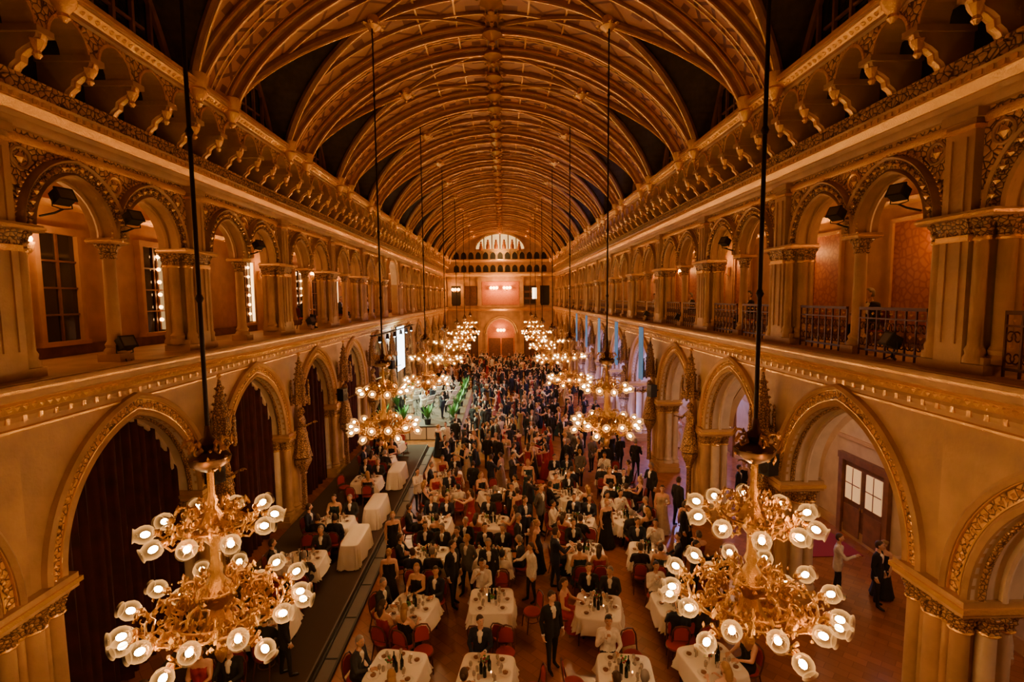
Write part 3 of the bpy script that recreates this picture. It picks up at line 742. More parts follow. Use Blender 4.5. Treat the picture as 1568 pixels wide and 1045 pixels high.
def head(mb,c,yaw,tilt,female,hl,hs=1.):
    T=Matrix.Translation(Vector(c))@Matrix.Rotation(yaw,4,'Z')@Matrix.Rotation(tilt,4,'X')@Matrix.Scale(hs,4)
    def fn(p):
        p=p.copy()
        if p.z<0:
            k=(-p.z)**1.4; p.x*=1-.30*k; p.y=p.y*(1-.25*k)-.16*k
        if p.y<0: p.x*=.98
        return p
    mb.sphere((0,0,0),1,2,18,14,(.076,.095,.118),T,fn)
    mb.add([(0,-.088,.022),(-.016,-.094,-.024),(.016,-.094,-.024),(0,-.122,-.022),(0,-.095,-.034)],[(0,1,3),(0,3,2),(1,4,3),(3,4,2)],2,T)
    for s in (-1,1):
        mb.sphere((s*.031,-.083,.014),.0125,4,8,6,(1,.6,.75),T); mb.sphere((s*.031,-.090,.014),.006,6,6,4,T=T)
        mb.tube([(s*.016,-.092,.034),(s*.032,-.090,.039),(s*.047,-.078,.034)],.004,3,4,T=T)
        mb.sphere((s*.077,.008,.0),.028,2,8,6,(.35,.7,1.1),T)
    mb.sphere((0,-.093,-.052),.02,7,8,4,(1,.4,.32),T)
    lim=.42 if not female else .38
    def keep(p):
        if p.z>.62: return True
        if p.y>.1 and p.z>-.55: return True
        return p.y>-.45 and p.z>.15 and not(p.y<-.1 and p.z<lim)
    def fh(p):
        p=p.copy()
        if p.z<0: p.x*=1-.12*abs(p.z)
        return p
    mb.sphere((0,.008,.010),1,3,18,14,(.084,.103,.124),T,fh,keep)
    mb.sphere((0,.02,.03),1,3,14,10,(.079,.088,.100),T)
    if female and hl==1:
        mb.sphere((0,.115,.04),.045,3,10,8,T=T)
    if female and hl==2:
        mb.tube([(0,.05,.03),(0,.085,-.06),(0,.09,-.16),(0,.085,-.26)],[.07,.078,.07,.03],3,10,T=T)
LIP=mat('lips',(.40,.10,.08),.5)
def figure(name,seated=False,female=False,top='black',bottom='black',skin=0,hair='brown',hl=0,pose='down',yaw=0.,tilt=0.,shirt=True,gown=False,stone=False,voxel=.022,lean=0.):
    P=[]
    def ad(a,b,r0,r1,m): P.append((Vector(a),Vector(b),r0,r1,m))
    w=.92 if female else 1.
    if seated: pz,py=.57,.0
    else: pz,py=.95,.0
    def up(x,y,z):
        h=z-.95; yy=y-h*math.sin(lean); return (x*w,py+yy,pz+h*math.cos(lean)*.985)
    for s in (-1,1):
        ad(up(s*.070,0,.93),up(s*.055,0,1.10),.118 if female else .112,.098 if female else .108,0)
        ad(up(s*.055,0,1.10),up(s*.080,0,1.32),.098,.108 if female else .118,0)
        if female: ad(up(s*.065,-.07,1.27),up(s*.065,-.05,1.33),.062,.055,0)
    ad(up(-.145,.01,1.415),up(.145,.01,1.415),.066,.066,0)
    ad(up(0,.01,1.40),up(0,.01,1.46),.085,.06,2 if female else 0)
    ad(up(0,.005,1.45),up(0,-.01,1.56),.056,.052,2)
    if shirt and not female:
        ad(up(0,-.085,1.24),up(0,-.075,1.40),.035,.055,4)
    if not female and not seated: 
        for s in (-1,1): ad((s*.075,0,.93),(s*.085,0,.80),.118,.118,0)
    arm={}
    if seated:
        poses={'table':((.245,-.12,1.17),(.14,-.36,1.20)),'lap':((.25,-.04,1.14),(.13,-.26,1.03)),'drink':((.25,-.14,1.18),(.10,-.24,1.42))}
    else:
        poses={'down':((.245,.03,1.13),(.25,-.06,.88)),'glass':((.25,-.04,1.13),(.15,-.27,1.20)),'dance':((.33,-.16,1.30),(.38,-.40,1.42)),'hold':((.26,-.2,1.18),(.12,-.40,1.28)),'up':((.28,-.1,1.5),(.26,-.16,1.76)),'back':((.24,.1,1.14),(.10,.14,.95))}
    pp=pose.split('/')
    for s,pn in ((-1,pp[0]),(1,pp[-1])):
        e,wr=poses[pn]; E=Vector(up(s*e[0],e[1],e[2])); W_=Vector(up(s*wr[0],wr[1],wr[2])); S=Vector(up(s*.185,.01,1.405))
        ad(S,E,.056 if female else .062,.044 if female else .05,0 if not (gown) else 2); ad(E,W_,.042 if female else .047,.028 if female else .034,0 if not gown else 2)
        arm[s]=(E,W_)
    if seated:
        for s in (-1,1):
            ad((s*.09,.0,.56),(s*.12,-.43,.53),.092,.070,1); ad((s*.12,-.43,.52),(s*.12,-.40,.12),.062,.042,1 if not gown else 2)
            ad((s*.12,-.39,.075),(s*.125,-.52,.04),.04,.034,5)
    else:
        st=.07
        for s in (-1,1):
            yo=s*st
            ad((s*.092,0,.90),(s*.10,-.02+yo*.5,.50),.095,.062,1 if not gown else 2); ad((s*.10,-.02+yo*.5,.50),(s*.11,yo,.10),.058,.042,1 if not gown else 2)
            ad((s*.11,yo,.07),(s*.125,yo-.15,.04),.042,.034,5)
    mb=MB()
    for a,b,r0,r1,m_ in P:
        d=(b-a); L=d.length or 1e-4; q=(d.to_track_quat('Z','Y')).to_matrix().to_4x4(); T=Matrix.Translation(a)@q
        prof=[(r0*math.cos(t),r0*math.sin(t)) for t in (-1.45,-1.0,-.5,0)]+[(r1*math.cos(t),L+r1*math.sin(t)) for t in (0,.5,1.0,1.45)]
        mb.lathe(prof,m_,12,(0,0,0),T)
    extra=[]
    if gown and not seated:
        mb.lathe([(.10,1.10),(.135,1.0),(.165,.88),(.19,.7),(.225,.45),(.27,.2),(.31,.05)],0,40,lobes=9,amp=.05)
        extra.append((Vector((0,0,1.06)),Vector((0,0,.08)),.14,.32,1))
    if gown and seated:
        mb.lathe([(.16,.60),(.2,.5),(.21,.3),(.24,.1)],0,24,(0,-.26,0),lobes=7,amp=.06); mb.box(-.19,.19,-.42,.02,.47,.62,0)
        extra.append((Vector((0,-.3,.6)),Vector((0,-.3,.1)),.22,.26,1)); extra.append((Vector((0,-.3,.56)),Vector((0,0,.56)),.2,.2,1))
    tmp=bpy.data.meshes.new('tmp'); tmp.from_pydata(mb.v,[],mb.f)
    to=bpy.data.objects.new('tmp',tmp); COL.objects.link(to)
    md=to.modifiers.new('r','REMESH'); md.mode='VOXEL'; md.voxel_size=voxel
    ms=to.modifiers.new('s','SMOOTH'); ms.factor=.5; ms.iterations=3
    dg=bpy.context.evaluated_depsgraph_get(); ev=to.evaluated_get(dg); rm=bpy.data.meshes.new_from_object(ev)
    vs=np.zeros(len(rm.vertices)*3); rm.vertices.foreach_get('co',vs); vs=vs.reshape(-1,3)
    fs=[tuple(p.vertices) for p in rm.polygons]
    bpy.data.objects.remove(to)
    if len(fs)<50: vs=np.array(mb.v); fs=mb.f
    cen=np.array([vs[list(f)].mean(axis=0) for f in fs])
    best=np.full(len(fs),1e9); mi=np.zeros(len(fs),int)
    for a,b,r0,r1,m_ in P+extra:
        a_=np.array(a);b_=np.array(b); ab=b_-a_; t=np.clip(((cen-a_)@ab)/max(1e-9,ab@ab),0,1)
        dd=np.linalg.norm(cen-(a_+t[:,None]*ab),axis=1)-(r0+(r1-r0)*t)
        if m_==4: dd=dd-.004
        k=dd<best; best[k]=dd[k]; mi[k]=m_
    if gown and not seated:
        k=(cen[:,2]<1.05)&(mi!=5)&(np.abs(cen[:,0])<.34)&~((mi==2)&(np.abs(cen[:,0])>.2)); mi[k&(mi!=2)]=1
        mi[(cen[:,2]<.85)&(mi==2)&(np.hypot(cen[:,0],cen[:,1])>.12)&(np.hypot(cen[:,0],cen[:,1])<.23)]=1
    if gown: mi[(cen[:,2]>Vector(up(0,0,1.36)).z)&(mi==0)]=2
    out=MB(); out.add([tuple(v) for v in vs],fs,0); out.m=[int(x) for x in mi]
    for s in (-1,1):
        E,W_=arm[s]; nrm=Vector((-s,0,0)) if pp[0] in('down',) else Vector((-s*.4,0,-1))
        hand(out,W_,W_-E,nrm,2,s)
        if not gown: out.tube([W_-(W_-E).normalized()*.03,W_+(W_-E).normalized()*.008],.036,4,8)
        if pp[0 if s<0 else -1] in('glass','drink'):
            out.lathe([(.03,0),(.004,.01),(.004,.08),(.03,.11),(.035,.17),(.028,.2)],4,8,tuple(W_+Vector((0,-.09,-.02))))
    hz=Vector(up(0,-.02,1.655)); 
    head(out,hz,yaw,tilt,female,hl)
    if stone: mats=[M['carved']]*8
    else: mats=[fab(top,(0,0,0)),fab(bottom,(0,0,0)),SK[skin],HC[hair],M['white'],SHOE,EYE,LIP]
    if female: 
        for v in range(len(out.v)): 
            x,y,z=out.v[v]; out.v[v]=(x,y,z*.955) if not seated else (x,y,z)
    return out.mesh(name,mats,180,recalc=False)

STAND=[
 ('man_in_black_suit',figure('f1',pose='down',hair='brown',yaw=.2)),
 ('man_in_black_suit',figure('f2',pose='glass/down',hair='grey',yaw=-.3,skin=1)),
 ('man_in_dinner_jacket',figure('f3',pose='dance/hold',hair='black',top='charcoal',tilt=.1)),
 ('man_in_navy_suit',figure('f4',pose='hold/down',hair='brown',top='navy',bottom='navy',yaw=.5)),
 ('man_in_grey_suit',figure('f4b',pose='back',hair='blond',top='grey',bottom='black',yaw=-.5)),
 ('woman_in_red_gown',figure('f5',female=True,gown=True,top='red',bottom='red',hair='brown',hl=2,pose='hold/dance',yaw=.2)),
 ('woman_in_black_gown',figure('f6',female=True,gown=True,top='black',bottom='black',hair='blond',hl=1,pose='down',yaw=-.2)),
 ('woman_in_cream_gown',figure('f7',female=True,gown=True,top='cream',bottom='cream',hair='brown',hl=1,pose='down/glass')),
 ('woman_in_gold_gown',figure('f8',female=True,gown=True,top='gold',bottom='gold',hair='black',hl=2,pose='hold')),
 ('woman_in_teal_gown',figure('f9',female=True,gown=True,top='teal',bottom='teal',hair='blond',hl=2,pose='glass/down')),
 ('woman_in_wine_gown',figure('f10',female=True,gown=True,top='wine',bottom='wine',hair='brown',hl=1,pose='hold/down')),
 ('man_in_white_shirt',figure('f11',pose='hold/down',top='white',bottom='black',hair='brown')),
]
SEAT=[
 ('seated_man_in_black_suit',figure('s1',seated=True,pose='table',hair='brown',yaw=.3)),
 ('seated_man_in_dark_suit',figure('s2',seated=True,pose='table/lap',hair='grey',top='charcoal',yaw=-.3,lean=.12)),
 ('seated_man_in_shirt',figure('s3',seated=True,pose='drink/table',hair='black',top='white',skin=1)),
 ('seated_woman_in_black_dress',figure('s4',seated=True,female=True,gown=True,pose='table',hair='blond',hl=2,yaw=.4)),
 ('seated_woman_in_red_dress',figure('s5',seated=True,female=True,gown=True,top='red',bottom='red',pose='lap/table',hair='brown',hl=2,yaw=-.4)),
 ('seated_woman_in_teal_dress',figure('s6',seated=True,female=True,gown=True,top='teal',bottom='teal',pose='table/lap',hair='brown',hl=1,lean=.1)),
 ('seated_man_in_navy_suit',figure('s7',seated=True,pose='lap/table',hair='brown',top='navy',bottom='navy',yaw=.6)),
]
me_statf=figure('statue_fig',female=True,gown=True,pose='hold/down',stone=True,hair='brown',hl=2)
WS=[3.6,2.8,3,2.6,1.8,1.5,2.6,.6,.5,1,1.5,1.4]
def stand(x,y,rz,z=0,k=None,s=None):
    n,me=STAND[k] if k is not None else random.choices(STAND,WS)[0]
    s=s or U(.94,1.04); return obj(n,me,(x,y,z),rz,(s,s,s))
def sit(x,y,rz,z=0,k=None,name=None):
    n,me=random.choices(SEAT,[3.2,2.8,1.2,2.2,1.,1.,2.4])[0] if k is None else SEAT[k]; return obj(name or n,me,(x,y,z),rz)

# ------------------------------------------------------------------ chair
mb=MB()
mb.lathe([(.02,.425),(.20,.425),(.215,.44),(.21,.465),(.16,.482),(.02,.486)],1,20)
mb.lathe([(.215,.40),(.225,.41),(.225,.43),(.215,.44)],0,20)
for sx in (-1,1):
    mb.tube([(sx*.15,-.15,.42),(sx*.17,-.18,.2),(sx*.18,-.2,0)],[.019,.016,.013],0,7)
    mb.tube([(sx*.15,.15,.42),(sx*.17,.19,.2),(sx*.18,.24,0)],[.019,.016,.013],0,7)
mb.tube([(.165*math.cos(t),.165*math.sin(t),.24) for t in [2*pi*k/16 for k in range(16)]],.009,0,5,True)
hoop=[(-.18,.14,.42),(-.195,.19,.6),(-.19,.225,.78),(-.13,.245,.89),(0,.252,.92),(.13,.245,.89),(.19,.225,.78),(.195,.19,.6),(.18,.14,.42)]
mb.tube(hoop,.017,0,7)
bp=[(-.155,.205,.56),(-.16,.222,.76),(-.11,.236,.855),(0,.242,.88),(.11,.236,.855),(.16,.222,.76),(.155,.205,.56)]
mb.add([(x,y-.018,z) for x,y,z in bp]+[(x,y+.012,z) for x,y,z in bp],[tuple(range(7)),tuple(range(13,6,-1))]+[(i,(i+1)%7,7+(i+1)%7,7+i) for i in range(7)],1)
mb.tube([(-.19,.2,.55),(0,.21,.55),(.19,.2,.55)],.012,0,6)
me_chair=mb.mesh('dining_chair',['chair','seat'])
def chair(x,y,rz,z=0,name='dining_chair'): return obj(name,me_chair,(x,y,z),rz)
# ------------------------------------------------------------------ table
def cloth_table(hx,hy,zb,folds=9):
    mb=MB(); n=72; vs=[];fs=[]
    def se(a,e=.28):
        c,s=math.cos(a),math.sin(a); return (math.copysign(abs(c)**e,c),math.copysign(abs(s)**e,s))
    rings=[(.0,.755,0),(.5,.755,0),(.97,.755,0),(1.0,.747,0),(1.015,.72,.0),(1.03,.55,.02),(1.06,(.55+zb)/2,.035),(1.09,zb,.05)]
    for k,(f,z,wv) in enumerate(rings):
        for i in range(n):
            a=2*pi*i/n; x,y=se(a); w=wv*math.sin(folds*2*a+1)+wv*.5*math.sin(folds*3.3*a)
            drop=.03*wv*math.cos(4*a)*10 if wv>.04 and zb>.1 else 0
            vs.append((hx*x*(f)+w*x,hy*y*(f)+w*y,z-drop*.6))
    for k in range(len(rings)-1):
        for i in range(n):
            j=(i+1)%n; fs.append((k*n+i,k*n+j,(k+1)*n+j,(k+1)*n+i))
    mb.add(vs,fs,0)
    if zb>.1:
        for sx in (-1,1):
            for sy in (-1,1): mb.tube([(sx*hx*.8,sy*hy*.8,.72),(sx*hx*.82,sy*hy*.82,0)],[.03,.022],1,8)
    return mb.mesh('dining_table',['cloth','chair'],60)
def ware(hx,hy):
    mb=MB()
    sp=[(-.25,-.33),(.25,-.33),(-.25,.33),(.25,.33),(-.36,0),(.36,0)]
    for x,y in sp:
        x*=hx/.5;y*=hy/.5
        mb.lathe([(.02,0),(.07,.002),(.12,.014),(.118,.018),(.07,.008),(.01,.008)],0,16,(x,y,.757))
        mb.lathe([(.05,.0),(.06,.02),(.02,.035)],7,8,(x,y,.77))
        mb.lathe([(.03,0),(.005,.008),(.005,.08),(.03,.11),(.036,.15),(.028,.19)],1,10,(x+.13*(-1 if x>0 else 1)*.6,y*.72,.757))
        mb.lathe([(.028,0),(.03,.09),(.03,.1)],1,10,(x*.6+.05,y*.6,.757))
        mb.add([(x-.02,y-.03,.775),(x+.05,y-.02,.775),(x+.03,y+.05,.80),(x-.04,y+.03,.78)],[(0,1,2,3)],2)
    for x,y in ((.06,.05),(-.09,-.05),(.0,-.14)):
        mb.lathe([(.037,0),(.038,.19),(.014,.24),(.013,.30),(.016,.31)],3,10,(x,y,.757))
    mb.lathe([(.04,0),(.05,.08),(.035,.12)],0,10,(-.02,.12,.757))
    for k in range(14): mb.octa((-.02+U(-.06,.06),.12+U(-.06,.06),.757+U(.12,.22)),.03,5 if k%3 else 4)
    mb.lathe([(.02,0),(.022,.07)],0,8,(.12,-.1,.757)); mb.octa((.12,-.1,.845),.016,6,(1,1,1.6))
    return mb.mesh('tableware',['china','winegl','white','bottle','seat','leaf','amber','wood2'])
me_tab=cloth_table(.54,.54,.38); me_wr=ware(.54,.54)
TABS=[]
def table(x,y,rz,z=0):
    TABS.append((x,y)); t=obj('dining_table',me_tab,(x,y,z),rz); obj('tableware',me_wr,(0,0,0),random.choice([0,pi/2,pi]),(1,1,1),t); return t
OCC=[]
def place(x,y,rz,z,seats,p):
    table(x,y,rz,z)
    for (a,o,d) in seats:
        dx,dy=math.sin(a),-math.cos(a)
        px=dx*d+math.cos(a)*o; py=dy*d+math.sin(a)*o
        X=x+px*math.cos(rz)-py*math.sin(rz); Y=y+px*math.sin(rz)+py*math.cos(rz)
        face=rz+a+pi+U(-.15,.15)
        occ=rnd()<p
        if not occ:
            q=U(.05,.2); X+=dx*q;Y+=dy*q; face+=U(-.5,.5)
        chair(X,Y,face,z); OCC.append((X,Y))
        if occ: sit(X,Y,face,z)
COLX=[(-2.1,'L'),(-.1,'R'),(2.5,'L'),(4.5,'R')]
ROWY=[(7.2,.6),(9.6,.45),(11.8,.8),(14.25,.9),(16.5,.9),(18.8,.92),(21.0,.92)]
for (ry,p) in ROWY:
    for ci,(cx,sd) in enumerate(COLX):
        if ry==21.0 and ci==1: continue
        seats=[(0,-.27,.84),(0,.27,.84),(pi,-.27,.84),(pi,.27,.84)]
        if rnd()<.3: seats=seats[1:]
        seats.append((-pi/2,0,.84) if sd=='L' else (pi/2,0,.84))
        place(cx+U(-.16,.16)+(.1 if ry>18 and ci>1 else 0),ry+U(-.2,.2),U(-.38,.38),0,seats,p)
for (x,y) in ((-5.4,13.8),(-5.3,16.2),(-5.3,20.1),(-5.3,22.8),(-5.2,11.2),(-5.4,25.2),(-5.3,8.6)):
    place(x,y,U(-.15,.15),.18,[(0,-.27,.84),(0,.27,.84),(pi,-.27,.84),(pi,.27,.84),(-pi/2,0,.84)],.85)
me_buf=cloth_table(.28,.75,.03,14)
for y in (15.3,17.9,21.6):
    obj('buffet_table',me_buf,(-4.38,y,.18))
ST_=[(-.2,13.05,.2,1),(.95,13.1,-1.2,11),(-1.15,13.0,1.,0),(-4.45,10.3,2.2,0),(.9,16.,.4,3),(1.25,10.6,.5,0),(-3.2,15.2,0.4,6),(5.9,12.6,-1.,2),(6.1,15.8,2.8,6),(1.15,18.2,2,2),(5.9,19.,-1,1),(6.4,17.4,2.,0),(-3.1,19.2,.7,11),(.6,20.6,1,2),(.1,21.2,-2,7),(-1,20.0,3,0),(1.2,19.9,0,9),(1.2,14.6,1.2,6),(.5,17.4,-.4,0),(1.5,17.,.9,4)]
for (x,y,r,k) in ST_:
    stand(x,y,r,.18 if x<-4 else 0,k); OCC.append((x,y))
cnt=0;tr2=0
while cnt<20 and tr2<6000:
    tr2+=1; x,y=U(-3.2,6.3),U(12.5,22.5)
    if min(math.hypot(x-a,y-b) for a,b in TABS)<.80 or min(math.hypot(x-a,y-b) for a,b in OCC)<.45: continue
    stand(x,y,U(0,6.28)); OCC.append((x,y)); cnt+=1
for (x,y,r,k) in ((10.0,12.6,.6,0),(10.45,13.0,-1.2,6),(9.35,13.2,.9,11),(9.9,10.1,.4,11),(10.3,9.7,-.6,11),(10.5,10.4,-.2,0),(9.3,19,1,0),(9.8,19.6,-1,6),(9.8,27,1,7),(9.2,32,1,0)):
    stand(x,y,r,0,k)
pts=[]; tries=0
while len(pts)<300 and tries<30000:
    tries+=1
    y=22.2+(rnd()**1.1)*37; x=U(-3.3,6.4)
    if 28.3<y<41 and x<-1.9: continue
    if y>42: x=U(-5.8,6.4)
    if rnd()>1.15-abs(x-1)/9: continue
    if all((x-a)**2+(y-b)**2>.50**2 for a,b in pts):
        pts.append((x,y))
for i,(x,y) in enumerate(pts):
    j=min((k for k in range(len(pts)) if k!=i),key=lambda k:(pts[k][0]-x)**2+(pts[k][1]-y)**2)
    dx,dy=pts[j][0]-x,pts[j][1]-y; rz=math.atan2(dx,-dy)+U(-.3,.3)
    stand(x,y,rz)
for y in (60.5,62.5,64.5):
    for x in (-4.6,-2.2,2.2,4.6): place(x,y,0,0,[(0,-.27,.84),(0,.27,.84),(pi,-.27,.84),(pi,.27,.84)],.7)
for (x,y) in ((8.35,11.0),(8.35,16.6),(8.35,21.6),(8.35,27),(-8.2,21.8),(-8.2,26.6),(-8.2,31.8)):
    rz=-pi/2 if x>0 else pi/2
    chair(x,y,rz,6.95,'gallery_chair'); sit(x,y,rz,6.95,name='gallery_guest')

# ------------------------------------------------------------------ statues
mb=MB()
mb.lathe([(.10,.42),(.13,.46),(.10,.52),(.09,1.75),(.13,1.8),(.11,1.86),(.17,2.0),(.27,2.2),(.30,2.3),(.28,2.36),(.05,2.36)],0,10,(0,0,0),lobes=5,amp=.06)
mb.lathe([(.30,4.42),(.33,4.48),(.34,4.58),(.30,4.62),(.30,4.7),(.05,4.7)],0,8)
for k in range(8):
    a=2*pi*k/8; c=(.31*math.cos(a),.31*math.sin(a))
    mb.lathe([(.045,4.36),(.05,4.6),(.03,4.7),(.035,4.95),(.05,4.98),(.005,5.22)],0,6,(c[0],c[1],0))
    mb.octa((c[0],c[1],5.24),.04,1)
mb.lathe([(.22,4.7),(.2,5.1),(.23,5.14),(.2,5.2),(.13,5.6),(.07,5.95),(.02,6.2)],0,8)
for z,r in ((5.3,.2),(5.5,.17),(5.7,.13),(5.9,.09)):
    for k in range(4):
        a=pi/2*k+.78; mb.octa((r*math.cos(a),r*math.sin(a),z),.05,0)
mb.octa((0,0,6.22),.07,1,(1,1,1.3))
mb.box(-.06,.06,-.0,.4,2.1,2.3,0); mb.box(-.08,.08,0,.4,4.45,4.65,0)
me_can=mb.mesh('statue_canopy',['carved','gold'])
for y in LINES[3:-1]:
    for sg,W in ((-1,WL),(1,WR)):
        c=obj('pier_statue',me_can,(sg*(WX-.33),y,0),rz=(-pi/2 if sg>0 else pi/2),parent=W)
        obj('stone_figure',me_statf,(0,0,2.36),0,(1.12,1.12,1.12),c)

# ------------------------------------------------------------------ speakers / spotlights
mb=MB(); mb.box(-.17,.17,-.16,.16,-.28,.28,0); mb.lathe([(.13,0),(.14,.012),(.10,.015),(.03,.004)],1,16,(0,0,0),Tdir((0,-.16,-.1),(0,-1,0)))
mb.lathe([(.05,0),(.055,.01),(.02,.005)],1,12,(0,0,0),Tdir((0,-.16,.16),(0,-1,0))); mb.tube([(0,.16,0),(0,.42,0)],.025,1,6); mb.box(-.06,.06,.40,.44,-.1,.1,1)
me_sp=mb.mesh('loudspeaker',['black','iron'])
for (x,y) in ((-7.1,12.75),(-7.1,23.1),(7.1,12.75),(7.1,23.1),(-7.1,33.5),(7.1,33.5)):
    obj('loudspeaker',me_sp,(x,y,3.85),rz=(-.9-pi/2+1.2 if x>0 else pi/2-.3))
def floodlight(arm=True):
    mb=MB(); T=Matrix.Rotation(-.5,4,'X')
    mb.box(-.16,.16,-.12,.10,-.13,.13,0,T); mb.box(-.18,.18,-.16,-.12,-.15,.15,0,T); mb.box(-.14,.14,-.165,-.158,-.11,.11,1,T)
    for k in range(5): mb.box(-.14,.14,.10,.13,-.1+k*.045,-.08+k*.045,0,T)
    mb.tube([(-.18,0,0),(-.19,0,-.2),(0,0,-.24),(.19,0,-.2),(.18,0,0)],.014,0,6)
    if arm: mb.tube([(0,0,-.24),(0,.25,-.3),(0,.7,-.34)],.025,0,6)
    else:
        mb.tube([(0,0,-.24),(0,0,-.36)],.02,0,6)
        for a in (0,2.1,4.2): mb.tube([(0,0,-.3),(.15*math.cos(a),.15*math.sin(a),-.39)],.014,0,5)
    return mb.mesh('floodlight',['black','steel'])
me_fa=floodlight(True); me_fg=floodlight(False)
for (x,y,z) in ((-7.2,10.6,9.85),(-7.2,8.95,9.95),(7.2,10.6,9.85),(7.2,8.95,9.95),(7.2,15.9,9.85),(-7.2,15.9,9.85)):
    obj('floodlight',me_fa,(x,y,z),rz=(-pi/2+.3 if x>0 else pi/2-.3),sc=(.8,.8,.8))
for (x,y) in ((-7.62,10.7),(-7.62,21.),(7.65,9.5),(7.65,21.3),(7.65,26)):
    obj('floodlight',me_fg,(x,y,7.30),rz=(-pi/2-.2 if x>0 else pi/2-.3),sc=(.9,.9,.9))

mb=MB(); n=16
vs=[(.04*math.sin(k*1.3),-.35+.7*k/n,z) for k in range(n+1) for z in (4.3,6.75)]
mb.add(vs,[(2*k,2*k+1,2*k+3,2*k+2) for k in range(n)],0); mb.tube([(0,-.4,6.77),(0,.4,6.77)],.02,1,6)
me_bn=mb.mesh('blue_banner',['blue','iron'],60)
for y in (23.7,28.9,34.1,39.3,44.5): obj('hanging_banner',me_bn,(6.72,y,0))
mb=MB(); mb.lathe([(.12,0),(.12,.04),(.02,.05)],0,10); mb.lathe([(.09,.08),(.1,.1),(.1,.3),(.07,.32)],0,10); mb.box(-.12,.12,-.015,.015,.05,.22,0)
me_ul=mb.mesh('stage_uplight',['black'])
for y in (26.3,31.5,36.7,41.9):
    o=obj('stage_uplight',me_ul,(6.6,y+1.6,0))
    slight('uplight_beam',(0,0,.36),(1.6,0,5),750,(.36,.34,1.),80,.7,.08,o)

# ------------------------------------------------------------------ stage
ST=empty('bandstand_stage',(0,0,0))
mb=MB(); mb.box(-7.2,-2.3,29,40.5,0,.8,2); mb.box(-7.25,-2.25,28.95,40.55,.78,.83,2)
for i in range(6): mb.box(-2.26,-2.24,29.1+1.9*i,30.9+1.9*i,.06,.74,1)
for i in range(5): mb.box(-7.1+.97*i,-6.2+.97*i,28.96,28.98,.06,.74,1)
obj('stage_platform',mb.mesh('stage_platform',['black','white','steel']),parent=ST)
mb=MB(); mb.box(-.03,.03,-1.3,1.3,0,3.0,0); mb.box(-.05,.05,-1.36,-1.3,-.05,3.05,1); mb.box(-.05,.05,1.3,1.36,-.05,3.05,1); mb.box(-.05,.05,-1.36,1.36,3.0,3.06,1)
mb.tube([(0,-1.3,-.05),(0,-1.3,-2.4)],.04,1,6); mb.tube([(0,1.3,-.05),(0,1.3,-2.4)],.04,1,6)
obj('projection_screen',mb.mesh('projection_screen',['screen','iron']),(-6.9,35.5,3.25))
def plant():
    mb=MB(); mb.lathe([(.16,0),(.2,.3),(.22,.34),(.19,.34),(.02,.3)],0,14)
    for k in range(46):
        a=U(0,2*pi); l=U(.5,1.1); b=U(.15,.6); w=U(.04,.08)
        p=[Vector((math.cos(a)*b*t*l,math.sin(a)*b*t*l,.3+l*t-.35*b*t*t)) for t in (0,.35,.7,1.)]
        s=Vector((-math.sin(a),math.cos(a),0))
        vs=[];ww=[.3,1,.8,.05]
        for q,x in zip(p,ww): vs+= [q-s*w*x,q+s*w*x]
        mb.add(vs,[(0,1,3,2),(2,3,5,4),(4,5,7,6)],1)
    return mb.mesh('potted_plant',['black','leaf'],60)
me_plt=plant()
for (x,y) in ((-2.7,29.6),(-2.7,32),(-2.7,34.4),(-2.7,37),(-4.2,29.4),(-5.6,29.4),(-6.8,29.6),(-2.7,39.6),(-6.7,33),(-6.7,38)): obj('potted_plant',me_plt,(x,y,.83))
mb=MB(); mb.tube([(0,0,.02),(0,0,1.0)],.014,0,6)
for a in (0,2.1,4.2): mb.tube([(0,0,.25),(.25*math.cos(a),.25*math.sin(a),.01)],.01,0,5)
T=Matrix.Translation((0,0,1.08))@Matrix.Rotation(.5,4,'X'); mb.box(-.25,.25,-.01,.01,-.16,.18,1,T); mb.box(-.25,.25,-.05,.01,-.17,-.15,0,T)
me_ms=mb.mesh('music_stand',['iron','white'])
mb=MB()
mb.tube([(0,-.12,1.42),(0,-.2,1.36),(.02,-.24,1.2),(.03,-.26,.95),(.06,-.32,.86),(.1,-.40,.92),(.12,-.44,1.05),(.13,-.47,1.12)],[.008,.012,.02,.032,.042,.05,.065,.09],0,10)
for k in range(6): mb.octa((.03,-.285,1.25-k*.06),.015,0)
me_sax=mb.mesh('saxophone',['brass'])
mb=MB()
mb.lathe([(.28,0),(.28,.4)],0,20,(0,0,0),Tdir((0,.2,.3),(0,-1,0)))
for (x,y,z,r) in ((-.4,0,.62,.17),(.4,.1,.5,.2),(-.18,.05,.85,.13),(.18,.05,.85,.13)): mb.lathe([(r,0),(r,.2)],0,16,(x,y,z-.2)); mb.lathe([(r+.01,.2),(r+.01,.21),(.01,.21)],1,16,(x,y,z-.2)); mb.tube([(x,y,z-.2),(x*1.1,y,0)],.012,2,5)
for (x,y,z) in ((-.65,.1,1.05),(.65,.1,1.1),(.7,-.2,.9)): mb.lathe([(.2,0),(.04,.02),(.01,.03)],2,16,(x,y,z)); mb.tube([(x,y,z),(x,y,0)],.012,2,5)
me_dr=mb.mesh('drum_kit',['seat','white','brass'])
obj('drum_kit',me_dr,(-5.6,38.4,.83),rz=-1.2)
k=0
for y in (30.8,32.4,34.0,35.6,37.2):
    for x in (-3.5,-4.7,-5.9):
        X=x+U(-.15,.15); k+=1
        stand(X,y,U(.5,1.1),.83,[11,3,11,2,0,11,7][k%7])
        obj('music_stand',me_ms,(X+.5,y-.45,.83),rz=.8)
        if k%3==0: obj('saxophone',me_sax,(X,y,.83),rz=.8)
mb=MB() 
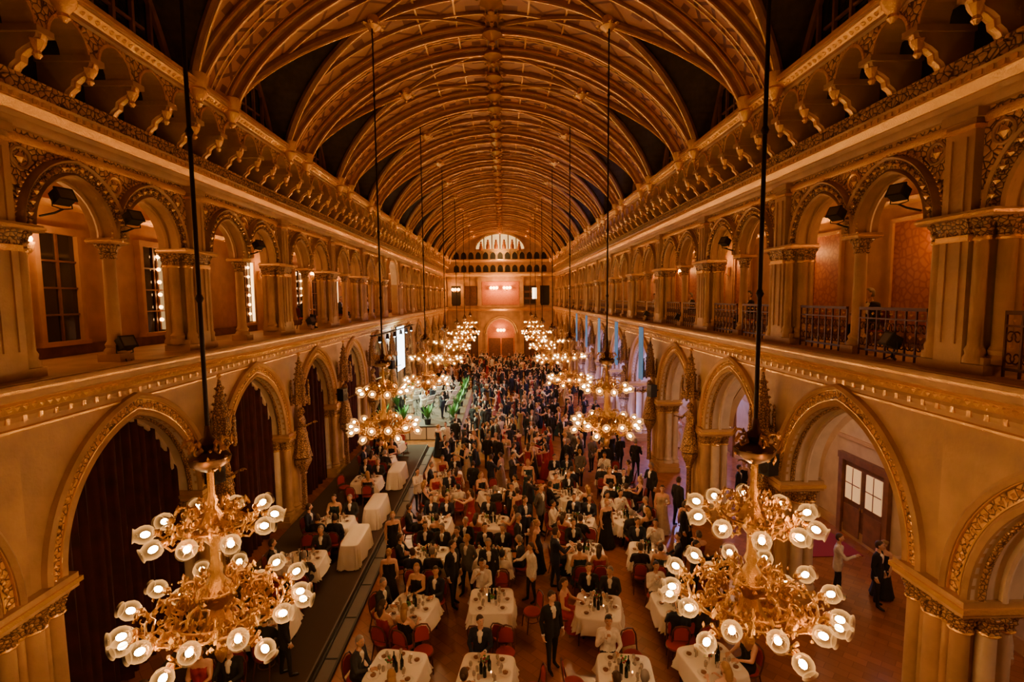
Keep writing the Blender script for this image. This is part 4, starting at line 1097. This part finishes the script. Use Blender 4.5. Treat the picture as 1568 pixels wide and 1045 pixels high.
for dx in (-.15,.15): mb.tube([(dx,-6,0),(dx,6,0)],.025,0,6)
for k in range(24): mb.tube([(-.15,-6+.5*k,0),(.15,-5.5+.5*k,0)],.012,0,5)
for k in range(6):
    y=-5+2*k; mb.lathe([(.08,0),(.12,-.3),(.13,-.32)],0,10,(0,y,-.08)); mb.sphere((0,y,-.4),.07,1,8,6)
for y in (-5.8,5.8): mb.tube([(0,y,0),(-.35,y,0)],.03,0,6)
tr_=obj('lighting_truss',mb.mesh('lighting_truss',['iron','screen']),(-6.75,34,6.15))
for k in range(0,6,1): slight('stage_spot',(0,-5+2*k,-.5),(2.6,-5+2*k-.3,-5.4),2800,(.80,1.,.60),75,.6,.1,tr_)

mb=MB(); mb.box(-.03,.03,-.2,.2,-.1,.1,0); mb.box(-.035,-.03,-.17,.17,-.07,.07,1); mb.tube([(.03,0,0),(.1,0,0)],.02,0,5)
obj('exit_sign',mb.mesh('exit_sign',['black','screen']),(11.75,14.4,3.9))
mb=MB(); mb.box(-1.2,1.2,-.8,.8,0,.02,0); obj('red_carpet',mb.mesh('red_carpet',['redcarpet']),(10.3,15.95,0))

w=bpy.data.worlds.new('World'); scene.world=w; w.use_nodes=True
w.node_tree.nodes['Background'].inputs[0].default_value=(.02,.015,.02,1); w.node_tree.nodes['Background'].inputs[1].default_value=.3
cam=bpy.data.cameras.new('camera'); cam.sensor_width=36; cam.lens=36*780/1568; cam.clip_start=.05; cam.clip_end=200
co=bpy.data.objects.new('camera',cam); COL.objects.link(co)
p=math.radians(4.9); yw=math.radians(1.03); ro=math.radians(.52)
f=Vector((math.sin(yw)*math.cos(p),math.cos(yw)*math.cos(p),-math.sin(p)))
r0=f.cross(Vector((0,0,1))).normalized(); u0=r0.cross(f)
r=r0*math.cos(ro)-u0*math.sin(ro); u=u0*math.cos(ro)+r0*math.sin(ro)
Mx=Matrix((r,u,-f)).transposed().to_4x4(); Mx.translation=Vector((.25,0,8.2)); co.matrix_world=Mx
scene.camera=co
